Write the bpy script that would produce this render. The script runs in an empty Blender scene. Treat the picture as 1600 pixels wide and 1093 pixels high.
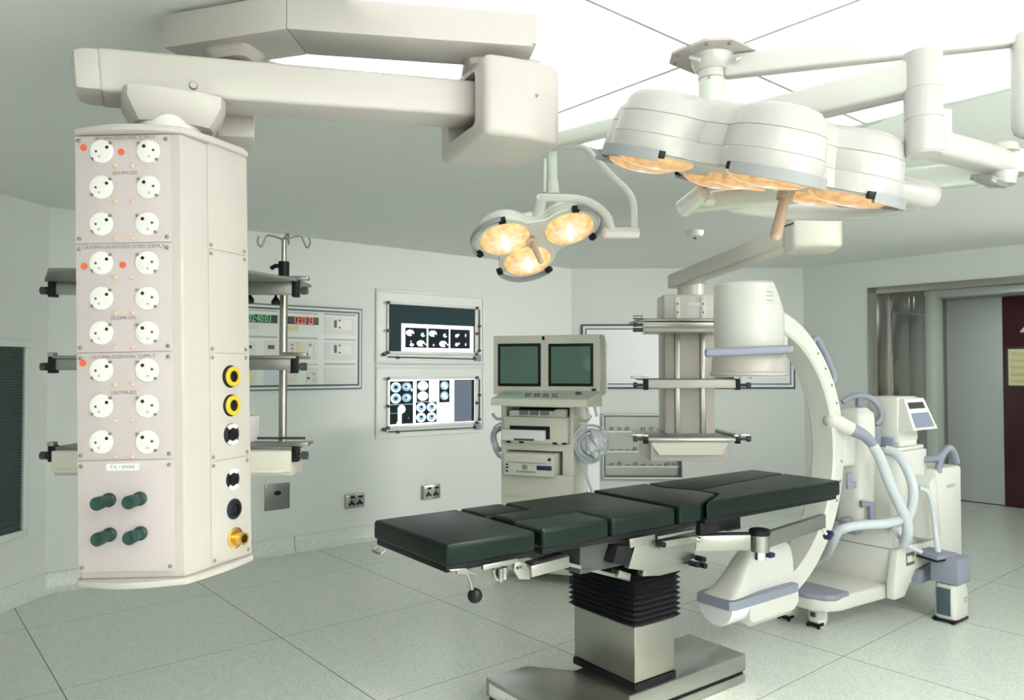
import bpy, bmesh, math, random
from mathutils import Vector, Matrix, Euler
random.seed(7)
PI = math.pi
COL = bpy.context.scene.collection
sc = bpy.context.scene

# ------------------------------------------------------------------ camera
F = 1183.0; W0, H0 = 1600, 1093
PITCH = math.atan(28.5 / F)
CAMZ = 1.6
cd = bpy.data.cameras.new('camera'); cam = bpy.data.objects.new('camera', cd); COL.objects.link(cam)
cd.sensor_fit = 'HORIZONTAL'; cd.sensor_width = 36.0; cd.lens = 36.0 * F / W0
cd.clip_start = 0.05; cd.clip_end = 60
cam.location = (0, 0, CAMZ); cam.rotation_euler = (PI / 2 + PITCH, 0, 0)
sc.camera = cam

def ray(px, py):
    x = (px - W0 / 2) / F; v = -(py - H0 / 2) / F
    c, s = math.cos(PITCH), math.sin(PITCH)
    return Vector((x, c - v * s, s + v * c))
def P(px, py, Y):                       # point of the photograph at a real depth Y
    r = ray(px, py); t = Y / r.y
    return Vector((r.x * t, Y, CAMZ + r.z * t))
def Hh(px, py, z):                      # ... at a real height
    r = ray(px, py); t = (z - CAMZ) / r.z
    return Vector((r.x * t, r.y * t, z))
def onplane(px, py, o, n):              # ... on a real plane
    r = ray(px, py); o = Vector(o); n = Vector(n)
    t = (o - Vector((0, 0, CAMZ))).dot(n) / r.dot(n)
    return Vector((0, 0, CAMZ)) + r * t

# ------------------------------------------------------------------ materials
def mat(name, col, rough=0.5, metal=0.0, emit=None, es=0.0, noise=0.0, nscale=30.0, coat=0.0, bump=0.0, spec=0.5):
    m = bpy.data.materials.new(name); m.use_nodes = True
    nt = m.node_tree; b = nt.nodes['Principled BSDF']
    b.inputs['Base Color'].default_value = (*col, 1); b.inputs['Roughness'].default_value = rough
    b.inputs['Metallic'].default_value = metal; b.inputs['Coat Weight'].default_value = coat
    b.inputs['Specular IOR Level'].default_value = spec
    if emit:
        b.inputs['Emission Color'].default_value = (*emit, 1); b.inputs['Emission Strength'].default_value = es
    if noise or bump:
        tc = nt.nodes.new('ShaderNodeTexCoord'); n = nt.nodes.new('ShaderNodeTexNoise')
        n.inputs['Scale'].default_value = nscale; n.inputs['Detail'].default_value = 3
        nt.links.new(tc.outputs['Object'], n.inputs['Vector'])
        if noise:
            mx = nt.nodes.new('ShaderNodeMix'); mx.data_type = 'RGBA'
            mx.inputs['A'].default_value = (*[c * (1 - noise) for c in col], 1)
            mx.inputs['B'].default_value = (*[min(1, c * (1 + noise)) for c in col], 1)
            nt.links.new(n.outputs['Fac'], mx.inputs['Factor']); nt.links.new(mx.outputs['Result'], b.inputs['Base Color'])
        if bump:
            bp = nt.nodes.new('ShaderNodeBump'); bp.inputs['Strength'].default_value = bump; bp.inputs['Distance'].default_value = .002
            nt.links.new(n.outputs['Fac'], bp.inputs['Height']); nt.links.new(bp.outputs['Normal'], b.inputs['Normal'])
    return m
def brushed(name, col, rough=.3, scale=(1, 1, 60)):
    m = bpy.data.materials.new(name); m.use_nodes = True
    nt = m.node_tree; b = nt.nodes['Principled BSDF']; b.inputs['Metallic'].default_value = 1
    tc = nt.nodes.new('ShaderNodeTexCoord'); mp = nt.nodes.new('ShaderNodeMapping'); n = nt.nodes.new('ShaderNodeTexNoise')
    mp.inputs['Scale'].default_value = scale; n.inputs['Scale'].default_value = 8
    nt.links.new(tc.outputs['Object'], mp.inputs['Vector']); nt.links.new(mp.outputs['Vector'], n.inputs['Vector'])
    mx = nt.nodes.new('ShaderNodeMix'); mx.data_type = 'RGBA'
    mx.inputs['A'].default_value = (*[c * .96 for c in col], 1); mx.inputs['B'].default_value = (*[c * 1.03 for c in col], 1)
    nt.links.new(n.outputs['Fac'], mx.inputs['Factor']); nt.links.new(mx.outputs['Result'], b.inputs['Base Color'])
    mr = nt.nodes.new('ShaderNodeMapRange'); mr.inputs['To Min'].default_value = rough * .8; mr.inputs['To Max'].default_value = rough * 1.25
    nt.links.new(n.outputs['Fac'], mr.inputs['Value']); nt.links.new(mr.outputs['Result'], b.inputs['Roughness'])
    return m

M = {}
M['wall'] = mat('wall_paint', (.755, .79, .76), .55, noise=.012, nscale=6)
M['ceil'] = mat('ceiling_paint', (.83, .855, .83), .7, noise=.012, nscale=5)
M['enamel'] = mat('cream_enamel', (.515, .478, .447), .35, noise=.01, nscale=4)
M['enamel_pink'] = mat('pinkish_panel', (.56, .485, .49), .45, noise=.015, nscale=8)
M['arm'] = mat('arm_enamel', (.66, .635, .56), .32, noise=.01, nscale=4)
M['lampw'] = mat('lamp_enamel', (.46, .443, .427), .32, coat=.08)
M['lampg'] = mat('lamp_pale_green_enamel', (.64, .69, .60), .25, coat=.3)
M['armw'] = mat('lamp_arm_enamel', (.60, .60, .56), .22, coat=.3)
M['underlamp'] = mat('lamp_underside', (.55, .54, .50), .5)
M['bumper'] = mat('grey_bumper', (.30, .305, .315), .5)
M['bluegrey'] = mat('blue_grey_plastic', (.27, .29, .37), .45, noise=.03)
M['touchblue'] = mat('touch_panel_blue', (.20, .24, .32), .6, spec=.2)
M['hose'] = mat('grey_blue_hose', (.58, .63, .68), .4)
M['carm'] = mat('c_arm_enamel', (.69, .69, .645), .3, noise=.01, nscale=5)
M['cart'] = mat('cart_plastic', (.66, .66, .57), .5, noise=.01)
M['carta'] = mat('cart_white_metal', (.84, .86, .88), .4)
M['black'] = mat('black_plastic', (.008, .009, .011), .45, spec=.25)
M['dark'] = mat('dark_grey', (.05, .06, .06), .5)
M['rubber'] = mat('black_bellows_rubber', (.010, .011, .014), .42, bump=.1, nscale=80)
M['pad'] = mat('black_green_vinyl', (.0045, .0095, .008), .38, noise=.1, nscale=10, bump=.08, spec=.27)
M['steel'] = brushed('stainless_steel', (.41, .40, .36), .32, (60, 60, 1))
M['steelh'] = brushed('stainless_steel_horizontal', (.46, .46, .44), .3, (1, 60, 60))
M['satin'] = mat('satin_aluminium', (.40, .395, .37), .34, 1.0)
M['chrome'] = mat('chrome', (.8, .8, .78), .14, 1)
M['greysteel'] = mat('grey_galvanised', (.24, .26, .245), .4, .6)
M['brass'] = mat('brass', (.72, .46, .13), .25, 1)
M['yellow'] = mat('yellow_plastic', (.66, .46, .02), .4)
M['navy'] = mat('navy_plastic', (.012, .02, .09), .35)
M['green'] = mat('dark_green_rubber', (.008, .045, .038), .42)
M['equip'] = mat('beige_column', (.52, .485, .435), .45)
M['screw'] = mat('screw_head', (.32, .28, .22), .4, .7)
M['neon'] = mat('amber_neon_cap', (.82, .48, .30), .35)
M['red'] = mat('red_sticker', (.78, .12, .04), .45)
M['white'] = mat('white_plastic', (.78, .75, .735), .35)
M['ink'] = mat('grey_print', (.26, .24, .26), .6)
M['inkl'] = mat('light_grey_print', (.45, .45, .47), .6)
M['label'] = mat('label_film', (.78, .79, .78), .4)
M['tan'] = mat('tan_handle', (.50, .37, .28), .4)
M['maroon'] = mat('maroon_laminate', (.060, .012, .016), .35)
M['doorw'] = mat('door_laminate', (.56, .60, .585), .45, noise=.01)
M['pad'].node_tree.nodes['Principled BSDF'].inputs['Specular Tint'].default_value = (.72, 1, .88, 1)
M['crt'] = mat('dark_green_crt_glass', (.085, .165, .135), .3, coat=.5)
M['boardw'] = mat('whiteboard_enamel', (.90, .915, .94), .25)
M['edge'] = mat('dark_teal_edging', (.06, .10, .12), .4)
M['grille'] = mat('dark_green_grille', (.075, .12, .105), .5)
M['panelface'] = mat('panel_face', (.76, .79, .77), .4)
M['module'] = mat('panel_module', (.68, .70, .68), .4)
M['paleyellow'] = mat('pale_yellow_label', (.78, .66, .30), .5)
M['paleblue'] = mat('pale_blue_label', (.62, .70, .76), .5)
M['palered'] = mat('pale_red_key', (.70, .25, .25), .5)
M['palegreen'] = mat('pale_green_key', (.35, .60, .48), .5)
M['amberled'] = mat('led_window', (.16, .06, .05), .3)
M['ledbox'] = mat('led_black', (.025, .02, .02), .3)
M['ledred'] = mat('red_led', (.5, .05, .03), .4, emit=(1, .13, .06), es=.75)
M['ledgrn'] = mat('green_led', (.05, .3, .1), .4, emit=(.22, .7, .35), es=.35)
M['glow'] = mat('lit_opal_screen', (.9, .92, .95), .4, emit=(.93, .95, 1), es=1.25)
M['darkfilm'] = mat('dark_unlit_screen', (.03, .058, .066), .7, spec=.2)
M['filmdark'] = mat('film_black', (.012, .025, .03), .7, spec=.2)
M['filmwhite'] = mat('film_clear', (.8, .8, .82), .7, spec=.2, emit=(.95, .95, 1), es=.95)
M['filmblue'] = mat('film_blue', (.25, .38, .5), .7, spec=.2, emit=(.35, .55, .72), es=.5)
M['filmpale'] = mat('film_pale', (.6, .7, .75), .7, spec=.2, emit=(.66, .80, .90), es=.75)
M['filmgrey'] = mat('film_grey', (.09, .11, .15), .7, spec=.2, emit=(.3, .36, .46), es=.25)
M['notice'] = mat('lit_notice', (.45, .46, .26), .4, emit=(.62, .64, .38), es=.22)
M['panelglow'] = mat('luminous_ceiling_panel', (.35, .36, .355), .4, emit=(.98, 1, .985), es=.98)
M['frame'] = mat('pale_green_frame', (.72, .78, .73), .4)
M['gap'] = mat('seam_gap', (.45, .45, .42), .6)
M['poly'] = mat('clear_plastic_bag', (.7, .73, .78), .12)
M['clear'] = mat('clear_plastic', (.8, .82, .82), .08)
M['clear'].node_tree.nodes['Principled BSDF'].inputs['Transmission Weight'].default_value = .85

def lens_mat(name, es):
    m = bpy.data.materials.new(name); m.use_nodes = True
    nt = m.node_tree; N = nt.nodes; L = nt.links; b = N['Principled BSDF']
    tc = N.new('ShaderNodeTexCoord'); n = N.new('ShaderNodeTexNoise'); n.inputs['Scale'].default_value = 34; n.inputs['Detail'].default_value = 4
    L.new(tc.outputs['Object'], n.inputs['Vector'])
    r = N.new('ShaderNodeValToRGB'); e = r.color_ramp.elements
    e[0].position = .30; e[0].color = (.66, .22, .035, 1); e[1].position = .64; e[1].color = (.95, .56, .23, 1)
    L.new(n.outputs['Fac'], r.inputs['Fac'])
    sp = N.new('ShaderNodeSeparateXYZ'); L.new(tc.outputs['Object'], sp.inputs['Vector'])
    def mth(op, a, bb):
        q = N.new('ShaderNodeMath'); q.operation = op
        for i, v in enumerate((a, bb)):
            if isinstance(v, (int, float)): q.inputs[i].default_value = v
            else: L.new(v, q.inputs[i])
        return q.outputs[0]
    ln = N.new('ShaderNodeVectorMath'); ln.operation = 'LENGTH'; L.new(tc.outputs['Object'], ln.inputs[0])
    core = mth('SUBTRACT', 1.0, mth('MULTIPLY', ln.outputs['Value'], 11.5)); core = mth('MAXIMUM', core, 0)
    bar = mth('SUBTRACT', 1.0, mth('MULTIPLY', mth('ABSOLUTE', sp.outputs['X'], 0), 52)); bar = mth('MAXIMUM', bar, 0)
    bar = mth('MULTIPLY', bar, mth('MAXIMUM', mth('SUBTRACT', 1.0, mth('MULTIPLY', mth('ABSOLUTE', sp.outputs['Y'], 0), 11)), 0))
    f = mth('MINIMUM', mth('ADD', mth('MULTIPLY', core, .95), mth('MULTIPLY', bar, 1.2)), 1)
    mx = N.new('ShaderNodeMix'); mx.data_type = 'RGBA'; L.new(f, mx.inputs['Factor'])
    L.new(r.outputs['Color'], mx.inputs['A']); mx.inputs['B'].default_value = (1, .93, .80, 1)
    L.new(mx.outputs['Result'], b.inputs['Emission Color']); b.inputs['Emission Strength'].default_value = es
    b.inputs['Base Color'].default_value = (.35, .25, .15, 1); b.inputs['Roughness'].default_value = .15
    return m
M['lens'] = lens_mat('hot_lamp_glass', .92)
M['lensdim'] = lens_mat('hot_lamp_glass_oblique', .55)

def floor_mat():
    m = bpy.data.materials.new('terrazzo'); m.use_nodes = True
    nt = m.node_tree; N = nt.nodes; L = nt.links; b = N['Principled BSDF']
    tc = N.new('ShaderNodeTexCoord'); ob = tc.outputs['Object']
    v1 = N.new('ShaderNodeTexVoronoi'); v1.inputs['Scale'].default_value = 130; L.new(ob, v1.inputs['Vector'])
    r1 = N.new('ShaderNodeValToRGB'); e = r1.color_ramp.elements
    e[0].position = 0; e[0].color = (.62, .665, .61, 1); e[1].position = 1; e[1].color = (.84, .87, .81, 1)
    e2 = r1.color_ramp.elements.new(.35); e2.color = (.72, .785, .72, 1); e3 = r1.color_ramp.elements.new(.75); e3.color = (.775, .83, .77, 1)
    sx = N.new('ShaderNodeSeparateColor'); L.new(v1.outputs['Color'], sx.inputs['Color']); L.new(sx.outputs['Red'], r1.inputs['Fac'])
    v2 = N.new('ShaderNodeTexVoronoi'); v2.inputs['Scale'].default_value = 30; L.new(ob, v2.inputs['Vector'])
    lt = N.new('ShaderNodeMath'); lt.operation = 'LESS_THAN'; L.new(v2.outputs['Distance'], lt.inputs[0]); lt.inputs[1].default_value = .085
    mx = N.new('ShaderNodeMix'); mx.data_type = 'RGBA'; L.new(lt.outputs[0], mx.inputs['Factor'])
    L.new(r1.outputs['Color'], mx.inputs['A']); mx.inputs['B'].default_value = (.40, .43, .40, 1)
    sp = N.new('ShaderNodeSeparateXYZ'); L.new(ob, sp.inputs['Vector'])
    def mth(op, a, bb):
        q = N.new('ShaderNodeMath'); q.operation = op
        for i, v in enumerate((a, bb)):
            if isinstance(v, (int, float)): q.inputs[i].default_value = v
            else: L.new(v, q.inputs[i])
        return q.outputs[0]
    def joint(coord, off, pitch, w):
        t = mth('PINGPONG', mth('SUBTRACT', coord, off), pitch / 2)
        return mth('LESS_THAN', t, w)
    j = mth('MAXIMUM', joint(sp.outputs['X'], .73, 1.138, .0028), joint(sp.outputs['Y'], 2.07, 1.148, .0020))
    m2 = N.new('ShaderNodeMix'); m2.data_type = 'RGBA'; L.new(j, m2.inputs['Factor'])
    L.new(mx.outputs['Result'], m2.inputs['A']); m2.inputs['B'].default_value = (.15, .19, .17, 1)
    L.new(m2.outputs['Result'], b.inputs['Base Color'])
    b.inputs['Roughness'].default_value = .27; b.inputs['Specular IOR Level'].default_value = .45
    return m
M['floor'] = floor_mat()

# ------------------------------------------------------------------ mesh builder
class MB:
    def __init__(s): s.bm = bmesh.new(); s.mats = []; s.mi = 0
    def m(s, *keys):                    # choose the material of what follows
        k = keys[0]
        if k not in s.mats: s.mats.append(k)
        s.mi = s.mats.index(k); return s
    def _merge(s, t, mtx=None):
        if mtx is not None: bmesh.ops.transform(t, matrix=mtx, verts=t.verts)
        for f in t.faces: f.material_index = s.mi
        me = bpy.data.meshes.new('tmp'); t.to_mesh(me); t.free()
        s.bm.from_mesh(me); bpy.data.meshes.remove(me); return s
    def box(s, c, d, b=0.0, rot=None, seg=2):
        t = bmesh.new(); bmesh.ops.create_cube(t, size=1.0)
        bmesh.ops.scale(t, vec=d, verts=t.verts)
        if b > 0: bmesh.ops.bevel(t, geom=t.edges[:], offset=min(b, min(d) * .49), segments=seg, profile=.5, affect='EDGES')
        mt = Matrix.Translation(c)
        if rot is not None: mt = mt @ (rot.to_4x4() if isinstance(rot, Matrix) else Euler(rot).to_matrix().to_4x4())
        return s._merge(t, mt)
    def span(s, a, b, bev=0.0, seg=2):  # box between two corners
        a = Vector(a); b = Vector(b)
        return s.box((a + b) / 2, [abs(x) for x in (b - a)], bev, seg=seg)
    def cyl(s, p0, p1, r0, r1=None, n=24, cap=True):
        p0 = Vector(p0); p1 = Vector(p1); r1 = r0 if r1 is None else r1
        t = bmesh.new(); L = (p1 - p0).length
        bmesh.ops.create_cone(t, cap_ends=cap, segments=n, radius1=r0, radius2=r1, depth=L)
        q = (p1 - p0).to_track_quat('Z', 'Y').to_matrix().to_4x4()
        return s._merge(t, Matrix.Translation((p0 + p1) / 2) @ q)
    def sph(s, c, r, sc3=(1, 1, 1), n=20):
        t = bmesh.new(); bmesh.ops.create_uvsphere(t, u_segments=n, v_segments=max(8, n // 2), radius=r)
        return s._merge(t, Matrix.Translation(c) @ Matrix.Diagonal((*sc3, 1)))
    def lathe(s, prof, mtx=None, n=32, cap=True):   # profile of (radius, height)
        t = bmesh.new(); rings = []
        for r, z in prof:
            rings.append([t.verts.new((r * math.cos(2 * PI * i / n), r * math.sin(2 * PI * i / n), z)) for i in range(n)])
        for a, b in zip(rings, rings[1:]):
            for i in range(n): t.faces.new((a[i], a[(i + 1) % n], b[(i + 1) % n], b[i]))
        if cap:
            t.faces.new(rings[0][::-1]); t.faces.new(rings[-1])
        bmesh.ops.recalc_face_normals(t, faces=t.faces)
        return s._merge(t, mtx)
    def loft(s, rings, cap=True):       # rings of equal point count
        t = bmesh.new(); R = [[t.verts.new(p) for p in r] for r in rings]; n = len(R[0])
        for a, b in zip(R, R[1:]):
            for i in range(n): t.faces.new((a[i], a[(i + 1) % n], b[(i + 1) % n], b[i]))
        if cap: t.faces.new(R[0][::-1]); t.faces.new(R[-1])
        bmesh.ops.recalc_face_normals(t, faces=t.faces)
        return s._merge(t)
    def prism(s, poly, z0, z1, b=0.0, mtx=None, seg=2):      # polygon in XY, extruded along Z
        t = bmesh.new(); n = len(poly)
        a = [t.verts.new((p[0], p[1], z0)) for p in poly]; c = [t.verts.new((p[0], p[1], z1)) for p in poly]
        for i in range(n): t.faces.new((a[i], a[(i + 1) % n], c[(i + 1) % n], c[i]))
        t.faces.new(a[::-1]); t.faces.new(c)
        bmesh.ops.recalc_face_normals(t, faces=t.faces)
        if b: bmesh.ops.bevel(t, geom=t.edges[:], offset=b, segments=seg, profile=.5, affect='EDGES')
        return s._merge(t, mtx)
    def tube(s, pts, r, n=12, smooth=6, rr=None):
        pts = [Vector(p) for p in pts]
        if smooth and len(pts) > 2:
            out = []
            for i in range(len(pts) - 1):
                p0 = pts[max(i - 1, 0)]; p1 = pts[i]; p2 = pts[i + 1]; p3 = pts[min(i + 2, len(pts) - 1)]
                for k in range(smooth):
                    u = k / smooth
                    out.append(.5 * ((2 * p1) + (p2 - p0) * u + (2 * p0 - 5 * p1 + 4 * p2 - p3) * u * u + (3 * p1 - p0 - 3 * p2 + p3) * u ** 3))
            out.append(pts[-1]); pts = out
        rings = []; up = None
        for i, p in enumerate(pts):
            d = (pts[min(i + 1, len(pts) - 1)] - pts[max(i - 1, 0)]).normalized()
            if up is None:
                up = d.orthogonal().normalized()
            up = (up - d * up.dot(d)).normalized(); sd = d.cross(up)
            q = r if rr is None else rr(i / (len(pts) - 1))
            rings.append([p + (up * math.cos(2 * PI * k / n) + sd * math.sin(2 * PI * k / n)) * q for k in range(n)])
        return s.loft(rings)
    def beam(s, p0, p1, w, h, b=0.0, roll_up=(0, 0, 1), seg=2):   # box beam along p0->p1
        p0 = Vector(p0); p1 = Vector(p1); x = (p1 - p0).normalized(); up = Vector(roll_up)
        y = up.cross(x).normalized(); z = x.cross(y)
        rot = Matrix((x, y, z)).transposed()
        return s.box((p0 + p1) / 2, ((p1 - p0).length, w, h), b, rot, seg)
    def build(s, name, mt=None, parent=None, smooth=40, loc=None, rot=None):
        me = bpy.data.meshes.new(name)
        s.bm.to_mesh(me); s.bm.free()
        for k in (s.mats or ([mt] if mt else [])): me.materials.append(M[k])
        if smooth:
            me.shade_smooth(); me.set_sharp_from_angle(angle=math.radians(smooth))
        o = bpy.data.objects.new(name, me); COL.objects.link(o)
        if parent is not None: o.parent = parent
        if loc is not None: o.location = loc
        if rot is not None: o.rotation_euler = rot
        return o
def tag(o, label=None, cat=None, group=None, kind=None):
    if label: o['label'] = label
    if cat: o['category'] = cat
    if group: o['group'] = group
    if kind: o['kind'] = kind
    return o
def thing(name, label, cat, loc=(0, 0, 0), rz=0.0, group=None, rot=None):
    o = bpy.data.objects.new(name, None); COL.objects.link(o)
    o.location = loc; o.rotation_euler = rot if rot is not None else (0, 0, rz); o.empty_display_size = .1
    return tag(o, label, cat, group)
def copy_to(o, parent, loc=None):       # a copy of a part sharing its mesh
    c = o.copy(); COL.objects.link(c); c.parent = parent
    if loc is not None: c.location = loc
    return c
def kids(o): return [c for c in bpy.data.objects if c.parent == o]
def text(name, s, size, mk, parent, loc, rot, align='CENTER', ext=0.0008, sx=1.0):
    cu = bpy.data.curves.new('t', 'FONT'); cu.body = s; cu.size = size; cu.extrude = ext; cu.align_x = align; cu.align_y = 'CENTER'
    cu.resolution_u = 2
    to = bpy.data.objects.new('t', cu); COL.objects.link(to)
    dg = bpy.context.evaluated_depsgraph_get()
    me = bpy.data.meshes.new_from_object(to.evaluated_get(dg)); me.name = name
    bpy.data.objects.remove(to); bpy.data.curves.remove(cu)
    me.materials.clear(); me.materials.append(M[mk])
    o = bpy.data.objects.new(name, me); COL.objects.link(o)
    o.parent = parent; o.location = loc; o.rotation_euler = rot; o.scale = (sx, 1, 1)
    return o
FR = (PI / 2, 0, 0)                     # text that faces local -y
def D2(a): return math.radians(a)
# ------------------------------------------------------------------ the room: an eight sided theatre turned 40 degrees
A40 = D2(40); CU, SU = math.cos(A40), math.sin(A40)
CEIL = 2.76
def uv(u, v, z=0.0): return Vector((u * CU - v * SU, u * SU + v * CU, z))
CORN = [(6.19, 6.30), (8.20, 4.53), (8.20, -.83), (6.19, -2.60), (.94, -2.60), (-1.07, -.83), (-1.07, 4.53), (.94, 6.30)]
C1 = Vector((.69, 8.80)); C2 = Vector((3.37, 8.74))
CORN_W = [uv(*c).to_2d() for c in CORN]
CORN_W[0] = C1; CORN_W[1] = C2
L0 = CORN_W[7]
def struct(name, mb, mt=None, smooth=40, loc=None, rot=None):
    o = mb.build(name, mt, None, smooth, loc, rot); o['kind'] = 'structure'; return o

# floor (its own axes follow the 40 degree grid of joints)
mb = MB(); mb.span((-3.2, -4.2, -.12), (12.5, 8.0, 0)); struct('floor', mb, 'floor', 0, rot=(0, 0, A40))
mb = MB(); mb.prism([(p.x, p.y) for p in CORN_W], CEIL, CEIL + .1); struct('ceiling', mb, 'ceil', 0)

class Wall:
    def __init__(s, right_from, right_to):
        s.a = Vector((*right_from, 0)); s.b = Vector((*right_to, 0)); s.d = (s.b - s.a).normalized()
        s.ang = math.atan2(s.d.y, s.d.x); s.n = Vector((s.d.y, -s.d.x, 0)); s.len = (s.b - s.a).length
    def sz(s, px, py):                  # photograph -> distance along the wall, height
        p = onplane(px, py, s.a, s.n); return (p - s.a).dot(s.d), p.z
    def at(s, t, z, out=0.0): return s.a + s.d * t + s.n * out + Vector((0, 0, z))
names = ['wall_back', 'wall_back_right', 'wall_right', 'wall_front_right', 'wall_front', 'wall_front_left', 'wall_left', 'wall_back_left']
WALLS = {}
for i, nm in enumerate(names):
    WALLS[nm] = Wall(CORN_W[i], CORN_W[(i + 1) % 8])
WB, WD, WL, WF = WALLS['wall_back'], WALLS['wall_back_right'], WALLS['wall_left'], WALLS['wall_back_left']
OPEN_T = WD.sz(1357, 500)[0]; OPEN_W = 2.30; OPEN_H = WD.sz(1357, 450)[1]
for nm, w in WALLS.items():
    mb = MB()
    if nm == 'wall_back_right':
        mb.span((0, 0, 0), (OPEN_T, .1, CEIL)); mb.span((OPEN_T, 0, OPEN_H), (OPEN_T + OPEN_W, .1, CEIL)); mb.span((OPEN_T + OPEN_W, 0, 0), (w.len, .1, CEIL))
    else:
        mb.span((0, 0, 0), (w.len, .1, CEIL))
    struct(nm, mb, 'wall', 0, loc=w.a, rot=(0, 0, w.ang))
    # coved terrazzo skirting
    mb = MB(); spans = [(0, OPEN_T), (OPEN_T + OPEN_W, w.len)] if nm == 'wall_back_right' else [(0, w.len)]
    for a, b in spans:
        prof = [(0.0, .001), (-.055, .001), (-.05, .006), (-.03, .02), (-.016, .045), (-.012, .14), (0, .142)]
        t = bmesh.new(); A_ = [t.verts.new((a, y, z)) for y, z in prof]; B_ = [t.verts.new((b, y, z)) for y, z in prof]
        for k in range(len(prof) - 1): t.faces.new((A_[k], A_[k + 1], B_[k + 1], B_[k]))
        t.faces.new(A_); t.faces.new(B_[::-1]); bmesh.ops.recalc_face_normals(t, faces=t.faces); mb._merge(t)
    struct(nm.replace('wall', 'baseboard'), mb, 'floor', 60, loc=w.a, rot=(0, 0, w.ang))

# ---------------- door opening, steel trim and the passage behind it
def dw(t, y, z): return WD.a + WD.d * t - WD.n * y + Vector((0, 0, z))
mb = MB(); o_ = OPEN_T
mb.span((o_, -.02, 0), (o_ + .10, .14, OPEN_H - .0), .004); mb.span((o_, -.02, OPEN_H - .07), (o_ + OPEN_W, .14, OPEN_H), .004); mb.span((o_ + OPEN_W - .1, -.02, 0), (o_ + OPEN_W, .14, OPEN_H), .004)
struct('trim_1', mb, 'steel', loc=WD.a, rot=(0, 0, WD.ang))
mb = MB(); mb.span((o_ - .06, .14, 0), (o_ + .0, 2.3, 2.62)); struct('wall_passage_left', mb, 'steelh', 0, loc=WD.a, rot=(0, 0, WD.ang))
mb = MB(); mb.span((o_ + OPEN_W + .9, .14, 0), (o_ + OPEN_W + 1.0, 2.3, 2.62)); struct('wall_passage_right', mb, 'wall', 0, loc=WD.a, rot=(0, 0, WD.ang))
mb = MB(); mb.span((o_ - .1, 2.22, 0), (o_ + OPEN_W + 1.0, 2.3, 2.62)); struct('wall_passage_back', mb, 'doorw', 0, loc=WD.a, rot=(0, 0, WD.ang))
mb = MB(); mb.span((o_ - .1, .1, 2.52), (o_ + OPEN_W + 1.0, 2.3, 2.62)); struct('ceiling_passage', mb, 'ceil', 0, loc=WD.a, rot=(0, 0, WD.ang))
# inner steel door frame
FY = 1.45
def passage(px, py, y):                 # point on the plane y metres behind the door wall
    o = WD.a - WD.n * y; p = onplane(px, py, o, WD.n); return (p - o).dot(WD.d), p.z
t1 = passage(1441, 600, FY)[0]; t2 = passage(1463, 600, FY)[0]; zt = passage(1463, 464, FY)[1]
mb = MB(); mb.span((t1, FY, 0), (t2, FY + .22, 2.52), .003); mb.span((t2, FY, zt), (o_ + OPEN_W + .9, FY + .22, zt + .09), .003)
struct('trim_2', mb, 'frame', loc=WD.a, rot=(0, 0, WD.ang))
# dark pocket jamb, pale sliding door leaf
FY2 = 1.86
ta = passage(1480, 600, FY2)[0]; tb = passage(1568, 600, FY2)[0]; zd = passage(1520, 470, FY2)[1]
mb = MB(); mb.span((t2 - .05, 1.70, 0), (ta - .07, 1.80, zd + .05)); mb.span((ta - .07, 1.74, 0), (ta, 1.86, zd + .05)); struct('trim_3', mb, 'steelh', loc=WD.a, rot=(0, 0, WD.ang))
mb = MB(); mb.span((ta, FY2, .012), (tb - .004, FY2 + .06, zd + .1), .003); struct('door_1', mb, 'doorw', loc=WD.a, rot=(0, 0, WD.ang))
mb = MB(); mb.span((tb + .004, FY2 - .01, .012), (tb + 1.1, FY2 + .05, zd + .1), .003); struct('door_2', mb, 'maroon', loc=WD.a, rot=(0, 0, WD.ang))
mb = MB(); mb.span((t2, FY + .22, zd + .02), (o_ + OPEN_W + .9, 1.86, zd + .26)); struct('trim_4', mb, 'steelh', loc=WD.a, rot=(0, 0, WD.ang))
# number and notice on the maroon leaf
n1 = passage(1592, 516, FY2 - .011); 
num = text('door_number', '4', .30, 'white', None, dw(n1[0] + .085, FY2 - .0135, n1[1]), (PI / 2, 0, WD.ang), ext=.002)
tag(num, 'white numeral 4 on the maroon door leaf', 'number')
q0 = passage(1572, 605, FY2 - .03); q1 = passage(1572, 542, FY2 - .03)
nb = thing('notice_board', 'framed yellow-green lit notice on the maroon door leaf', 'notice', dw(q0[0], FY2 - .012, q0[1]), WD.ang)
hh = q1[1] - q0[1]
MB().span((0, -.03, 0), (.62, 0, hh), .004).build('frame', 'dark', nb)
MB().span((.03, -.034, .025), (.59, -.03, hh - .025)).build('lit_sheet', 'notice', nb)
mb = MB()
for k in range(5): mb.span((.06, -.037, .06 + k * hh * .17), (.06 + random.uniform(.2, .45), -.0335, .075 + k * hh * .17 + .012))
mb.build('printed_lines', 'paleyellow', nb)
# steel cupboard lining the passage
cb = thing('steel_cupboard', 'tall stainless cupboard lining the left side of the door passage', 'cupboard', dw(o_, .5, 0), WD.ang)
MB().span((.0, 0, 0), (.02, .90, 2.48)).build('carcass', 'steelh', cb)
for y0, y1 in ((.01, .44), (.45, .89)):
    MB().span((.02, y0, .02), (.035, y1, 2.22), .002).build('door', 'steelh', cb)
    dr = MB().span((.02, y0, 2.25), (.035, y1, 2.46), .002).build('overhead_door', 'satin', cb)
    hy = y1 - .06 if y0 < .3 else y0 + .06
    MB().tube([(.035, hy, 2.28), (.06, hy, 2.29), (.06, hy, 2.43), (.035, hy, 2.44)], .005, 8, 0).build('handle', 'chrome', dr)

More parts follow.
